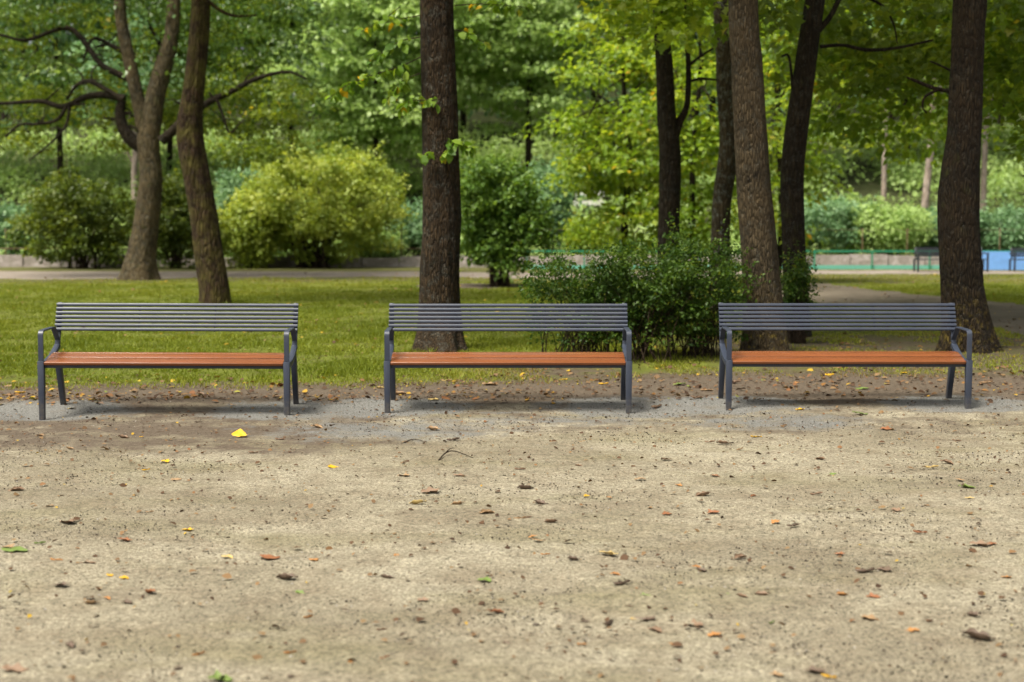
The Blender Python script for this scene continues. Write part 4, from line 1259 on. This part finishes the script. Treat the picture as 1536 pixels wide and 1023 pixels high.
def far_bench(label, px, py):
    b = G(px, py)
    t = thing('park_bench', label, 'bench', b, group='black slatted benches by the far railing')
    W = 2.5
    for s in (-1, 1):
        for yy, top in ((0.0, 0.62), (0.48, 0.45)):
            a = Acc(); a.box((s * (W / 2 - 0.03), yy, top / 2 - 0.05), (0.06, 0.06, top + 0.1))
            link('leg', a.mesh('leg', M_BLACK, smooth=False), t)
        a = Acc(); a.box((s * (W / 2 - 0.03), 0.23, 0.65), (0.06, 0.56, 0.045))
        link('armrest', a.mesh('armrest', M_BLACK, smooth=False), t)
        a = Acc(); a.tube([Vector((s * (W / 2 - 0.09), 0.47, 0.42)), Vector((s * (W / 2 - 0.09), 0.57, 0.84))], [0.03, 0.03], 6)
        link('back_post', a.mesh('back_post', M_BLACK), t)
    a = Acc()
    for k in range(4): a.box((0, 0.05 + k * 0.115, 0.44), (W - 0.13, 0.1, 0.035))
    link('seat', a.mesh('seat', M_BLACK, smooth=False), t)
    a = Acc()
    for k in range(5): a.box((0, 0.49 + k * 0.02, 0.56 + k * 0.067), (W - 0.1, 0.025, 0.055))
    link('backrest', a.mesh('backrest', M_BLACK, smooth=False), t)
    return t
fb = far_bench('black slatted bench by the far railing, half hidden by the flared brown trunk', 1429, 408)
fb2 = copy_tree(fb); fb2['label'] = 'black slatted bench in front of the blue board, cut by the picture edge'
fb2.location = G(1573, 408)

def white_rail():
    b = base_at(883, 71)
    t = thing('white_rail', 'small white plank rail on the slope below the pale trees', 'rail', P(883, 306, 71))
    z0 = float(terrain(b.x, 71)) - P(883, 306, 71).z
    for zz in (0.05, 0.5):
        a = Acc(); a.box((0, 0, zz), (1.5, 0.08, 0.22)); link('plank', a.mesh('plank', M_WHITE, smooth=False), t)
    for xx in (-0.6, 0.6):
        a = Acc(); a.box((xx, 0.1, (0.7 + z0 - 0.3) / 2), (0.1, 0.1, 0.7 - z0 + 0.3)); link('post', a.mesh('post', M_WHITE, smooth=False), t)
white_rail()

# ------------------------------------------------------------------ fallen leaves, each a thing of its own
COLS = {'yellow': [(0.90, 0.53, 0.015), (0.74, 0.38, 0.02)], 'orange': [(0.56, 0.28, 0.09), (0.44, 0.18, 0.05)], 'tan': [(0.47, 0.31, 0.16), (0.36, 0.21, 0.10)],
        'rust': [(0.36, 0.15, 0.06), (0.27, 0.10, 0.045)], 'brown': [(0.34, 0.22, 0.135), (0.21, 0.13, 0.08)], 'dark': [(0.21, 0.145, 0.10), (0.10, 0.067, 0.045)],
        'green': [(0.21, 0.29, 0.06), (0.14, 0.22, 0.05)], 'pale': [(0.70, 0.52, 0.20), (0.6, 0.42, 0.15)]}
LEAF_MATS = {}
for k, (c1, c2) in COLS.items():
    m = N('fallen_leaf_' + k)
    c1, c2 = tuple(0.58 * q for q in c1), tuple(0.55 * q for q in c2)
    c = m.ramp(m.noise(30, 5, 0.7), [(0.3, c2), (0.6, c1)])
    c = m.mix(m.ramp(m.noise(55, 3, 0.6), [(0.62, 0.0), (0.7, 0.7)]), c, tuple(0.35 * x for x in c2))
    m.col(c)
    LEAF_MATS[k] = m.set(0.6, 0.3)

def fallen_mesh(col, var):
    r = random.Random(var * 13 + 5)
    nu, nv = 9, 7
    curl = [0.1, 0.9, 1.8, 0.4, 2.6][var]
    bend = [0.15, 0.5, 0.3, -0.4, 0.8][var]
    V = []
    for i in range(nu):
        u = i / (nu - 1)
        wid = 0.40 * math.sin(math.pi * min(1, u * 0.95 + 0.025)) ** 0.9 * (1 + (0.12, 0.45, 0.3, 0.5, 0.2)[var] * math.sin(u * 15 + var * 2))
        for j in range(nv):
            w = (j / (nv - 1) * 2 - 1)
            a = w * curl
            y = wid * (math.sin(a) / curl if curl > 0.05 else w) * (1.25 if w > 0 else 0.8) + 0.10 * math.sin(u * 4 + var)
            z = wid * (1 - math.cos(a)) / curl * 1.0 + bend * (u - 0.5) ** 2 + 0.055 * r.uniform(-1, 1) + 0.05 * math.sin(u * 7 + w * 3 + var)
            V.append((u - 0.5, y, z))
    V = np.array(V); V[:, 2] *= 0.6; V[:, 2] -= V[:, 2].min()
    Q = [[i * nv + j, i * nv + j + 1, (i + 1) * nv + j + 1, (i + 1) * nv + j] for i in range(nu - 1) for j in range(nv - 1)]
    n0 = len(V)
    st = np.array([(0.45, -0.008, 0), (0.45, 0.008, 0), (0.72, 0.03, 0.04), (0.72, 0.018, 0.04)])
    st[:, 2] += V[(nu - 1) * nv + nv // 2, 2] * np.array([1, 1, 0.6, 0.6])
    V = np.vstack([V, st]); Q.append([n0, n0 + 1, n0 + 2, n0 + 3])
    return mesh_arrays('fallen_leaf', V, np.array(Q), LEAF_MATS[col])
LEAF_MESH = {(c, v): fallen_mesh(c, v) for c in COLS for v in range(5)}
WORD = {'yellow': 'yellow', 'orange': 'orange', 'tan': 'tan', 'rust': 'rusty red', 'brown': 'brown', 'dark': 'dark brown', 'green': 'green', 'pale': 'pale yellow'}

def zone_of(px, py):
    col = 'left' if px < 512 else ('middle' if px < 1010 else 'right')
    b = {'left': 'the left bench', 'middle': 'the middle bench', 'right': 'the right bench'}[col]
    if py < 640: return 'beside the legs of ' + b
    if py < 790: return 'on sand just before ' + b
    return 'on near sand, well in front of ' + b

def fallen(px, py, col, wpx, label=None, var=None, rot=None):
    g = G(px, py)
    r = random.Random(int(px * 31 + py * 17))
    v = r.randrange(5) if var is None else var
    if col in ('dark', 'brown') and var is None: v = r.choice([1, 2, 4, 2])
    o = link('fallen_leaf', LEAF_MESH[(col, v)], None, (g.x, g.y, g.z + 0.002))
    s = wpx * g.y / F_PX * 0.95
    o.scale = (s, s, s)
    o.rotation_euler = (r.uniform(-0.15, 0.15), r.uniform(-0.15, 0.15), r.uniform(-0.7, 0.7) + (math.pi if r.random() < 0.5 else 0) if rot is None else rot)
    z = zone_of(px, py)
    if label: tag(o, label, 'leaf')
    else: tag(o, f'{WORD[col]} fallen leaf {z}', 'leaf', f'{WORD[col]} leaves {z}')
    return o

big = fallen(359, 656, 'yellow', 24, 'biggest bright yellow leaf, upright on the ground before the left bench', 0, 0.0)
big.rotation_euler = (0.5, 0.0, 0.05)
big.location.z += 0.014
fallen(627, 756, 'pale', 28, 'long yellow green folded leaf on the sand below the middle bench', 2, 0.05)
fallen(1200, 615, 'yellow', 15, 'crumpled bright yellow leaf under the right bench', 1)
fallen(1134, 656, 'yellow', 18, 'flat yellow leaf on grey gravel in front of the right bench', 0, 0.05)
fallen(913, 938, 'dark', 34, 'grey brown curled leaf standing up on the near sand, centre right', 4, 0.9)
fallen(1040, 940, 'brown', 36, 'large crinkled brown leaf on the near sand right of the centre', 1)
fallen(1468, 958, 'dark', 52, 'long dark curled leaf near the bottom right corner', 2, -0.15)
fallen(22, 828, 'green', 42, 'wide green leaf at the left edge of the sand', 0, 0.05)
fallen(22, 1006, 'brown', 42, 'large grey brown leaf in the bottom left corner', 1)
fallen(330, 1021, 'green', 38, 'green leaf cut by the bottom edge of the picture', 1)
fallen(1328, 856, 'dark', 30, 'ragged dark leaf pressed into the sand on the right', 1)
fallen(282, 796, 'yellow', 20, 'broad yellow leaf alone on the sand in front of the left bench', 1)
fallen(1293, 584, 'green', 20, 'pale green leaf on bare soil behind the right bench', 0)
fallen(1290, 621, 'green', 24, 'pale green leaf lying by the right bench leg', 0)
fallen(1243, 1017, 'yellow', 24, 'yellow leaf with a dark edge at the bottom edge, right side', 4)
for px, py, c, w in [(248, 693, 'yellow', 16), (219, 706, 'yellow', 13), (105, 674, 'tan', 16), (341, 837, 'pale', 20), (85, 842, 'orange', 22), (132, 846, 'brown', 24),
        (164, 864, 'yellow', 13), (186, 868, 'yellow', 15), (92, 879, 'dark', 28), (161, 899, 'orange', 15), (137, 906, 'tan', 24), (190, 905, 'dark', 20), (225, 890, 'rust', 30),
        (298, 983, 'orange', 21), (105, 970, 'dark', 28), (462, 927, 'orange', 17), (435, 981, 'orange', 22), (267, 1005, 'dark', 16), (440, 1017, 'dark', 22), (12, 822, 'tan', 22),
        (60, 816, 'green', 18), (645, 738, 'brown', 30), (687, 757, 'tan', 22), (730, 771, 'tan', 26), (597, 834, 'orange', 16), (580, 868, 'dark', 26), (635, 901, 'brown', 20),
        (470, 841, 'orange', 18), (450, 890, 'green', 18), (430, 869, 'dark', 40), (500, 702, 'yellow', 20), (605, 715, 'tan', 24), (650, 645, 'tan', 24), (680, 661, 'dark', 22),
        (75, 760, 'tan', 14), (25, 737, 'brown', 26), (225, 769, 'tan', 13), (187, 811, 'rust', 24), (405, 837, 'rust', 34), (727, 872, 'green', 24), (572, 946, 'brown', 18),
        (577, 988, 'rust', 18), (745, 920, 'rust', 24), (760, 966, 'dark', 18), (788, 734, 'dark', 28), (810, 756, 'dark', 26), (880, 744, 'yellow', 11), (913, 747, 'orange', 10),
        (913, 832, 'pale', 30), (818, 833, 'orange', 16), (860, 840, 'dark', 22), (800, 806, 'orange', 16), (806, 811, 'tan', 18), (923, 863, 'orange', 17), (933, 877, 'dark', 30),
        (1045, 852, 'orange', 15), (1052, 857, 'dark', 20), (1163, 784, 'orange', 18), (1190, 790, 'dark', 22), (1070, 770, 'rust', 20), (1055, 744, 'brown', 28), (1225, 742, 'brown', 20),
        (1298, 859, 'dark', 34), (1263, 893, 'orange', 20), (1310, 897, 'rust', 22), (1450, 732, 'green', 26), (1455, 749, 'pale', 17), (1398, 702, 'pale', 20), (1390, 759, 'orange', 9),
        (1305, 930, 'tan', 30), (1368, 948, 'orange', 24), (1460, 924, 'dark', 26), (968, 933, 'dark', 36), (950, 930, 'yellow', 12), (983, 948, 'brown', 30), (1073, 954, 'orange', 26),
        (873, 968, 'orange', 17), (1008, 966, 'orange', 10), (1158, 935, 'green', 14), (1165, 1014, 'tan', 22), (1223, 1009, 'dark', 34), (1095, 892, 'green', 12), (1113, 896, 'brown', 22),
        (1143, 893, 'brown', 24), (968, 895, 'green', 17), (1510, 867, 'orange', 17), (1488, 817, 'rust', 18), (1018, 729, 'orange', 14), (878, 934, 'dark', 14), (827, 784, 'brown', 24),
        (780, 779, 'tan', 20), (790, 778, 'brown', 16), (475, 642, 'tan', 22), (212, 656, 'yellow', 8), (108, 614, 'pale', 14), (350, 608, 'tan', 12), (100, 785, 'brown', 34),
        (265, 720, 'tan', 22), (185, 657, 'brown', 20), (60, 655, 'tan', 18), (330, 693, 'brown', 12), (420, 660, 'brown', 16), (380, 680, 'brown', 16), (690, 715, 'brown', 22), (780, 705, 'brown', 18),
        (868, 700, 'brown', 16), (1000, 772, 'rust', 18), (1072, 715, 'rust', 16), (1085, 666, 'brown', 22), (1065, 664, 'brown', 16), (1230, 690, 'brown', 20), (1435, 662, 'brown', 14),
        (1420, 695, 'brown', 22), (1440, 720, 'tan', 14), (1250, 712, 'green', 12), (1345, 766, 'brown', 20), (1380, 800, 'rust', 22), (1470, 818, 'brown', 32), (1110, 838, 'brown', 26), (1260, 832, 'rust', 18),
        (1110, 675, 'tan', 14), (1330, 645, 'rust', 20), (1175, 640, 'tan', 16), (1060, 586, 'tan', 20), (1045, 598, 'brown', 22), (985, 612, 'brown', 24), (1020, 578, 'green', 22),
        (845, 570, 'yellow', 14), (905, 577, 'yellow', 16), (670, 572, 'pale', 16), (735, 578, 'tan', 26), (570, 583, 'pale', 16), (600, 592, 'tan', 22), (1245, 563, 'yellow', 16), (1355, 561, 'yellow', 14),
        (1260, 552, 'tan', 22), (1195, 574, 'orange', 10), (1480, 575, 'tan', 18), (1100, 575, 'brown', 24), (650, 600, 'pale', 18), (830, 606, 'yellow', 9), (495, 600, 'yellow', 9), (415, 596, 'tan', 14),
        (30, 590, 'yellow', 16), (15, 580, 'tan', 18), (65, 582, 'pale', 14), (200, 588, 'tan', 16), (300, 592, 'brown', 18), (150, 606, 'brown', 18), (1000, 690, 'brown', 16), (960, 720, 'tan', 18), (1130, 745, 'rust', 12)]:
    fallen(px, py, c, w)

def twig(label, pts, r):
    b = G(*pts[0][:2])
    a = Acc()
    w = []
    for i, (x, y, up) in enumerate(pts):
        q = G(x, y); q.z += 0.006 + up; w.append(q)
    a.tube(w, np.linspace(r, r * 0.4, len(w)), 6, sub=4, rough=0.2)
    if len(pts) > 3:
        e = w[1] + Vector((0.06, 0.05, 0.03))
        a.tube([w[1], w[1].lerp(e, 0.5) + Vector((0, 0, 0.01)), e], [r * 0.7, r * 0.5, r * 0.3], 5)
    o = link('twig', a.mesh('twig', BK_STEM, origin=b), None, b)
    tag(o, label, 'twig')
twig('thin forked twig on the gravel below the middle bench', [(658, 692, 0), (668, 684, 0.015), (682, 682, 0.02), (710, 688, 0)], 0.006)
twig('short straight twig on the gravel between the left and middle benches', [(606, 665, 0), (620, 661, 0.005), (640, 664, 0)], 0.005)
twig('slim dark twig on the sand in front of the right bench', [(1100, 665, 0), (1085, 667, 0.004), (1075, 663, 0)], 0.005)
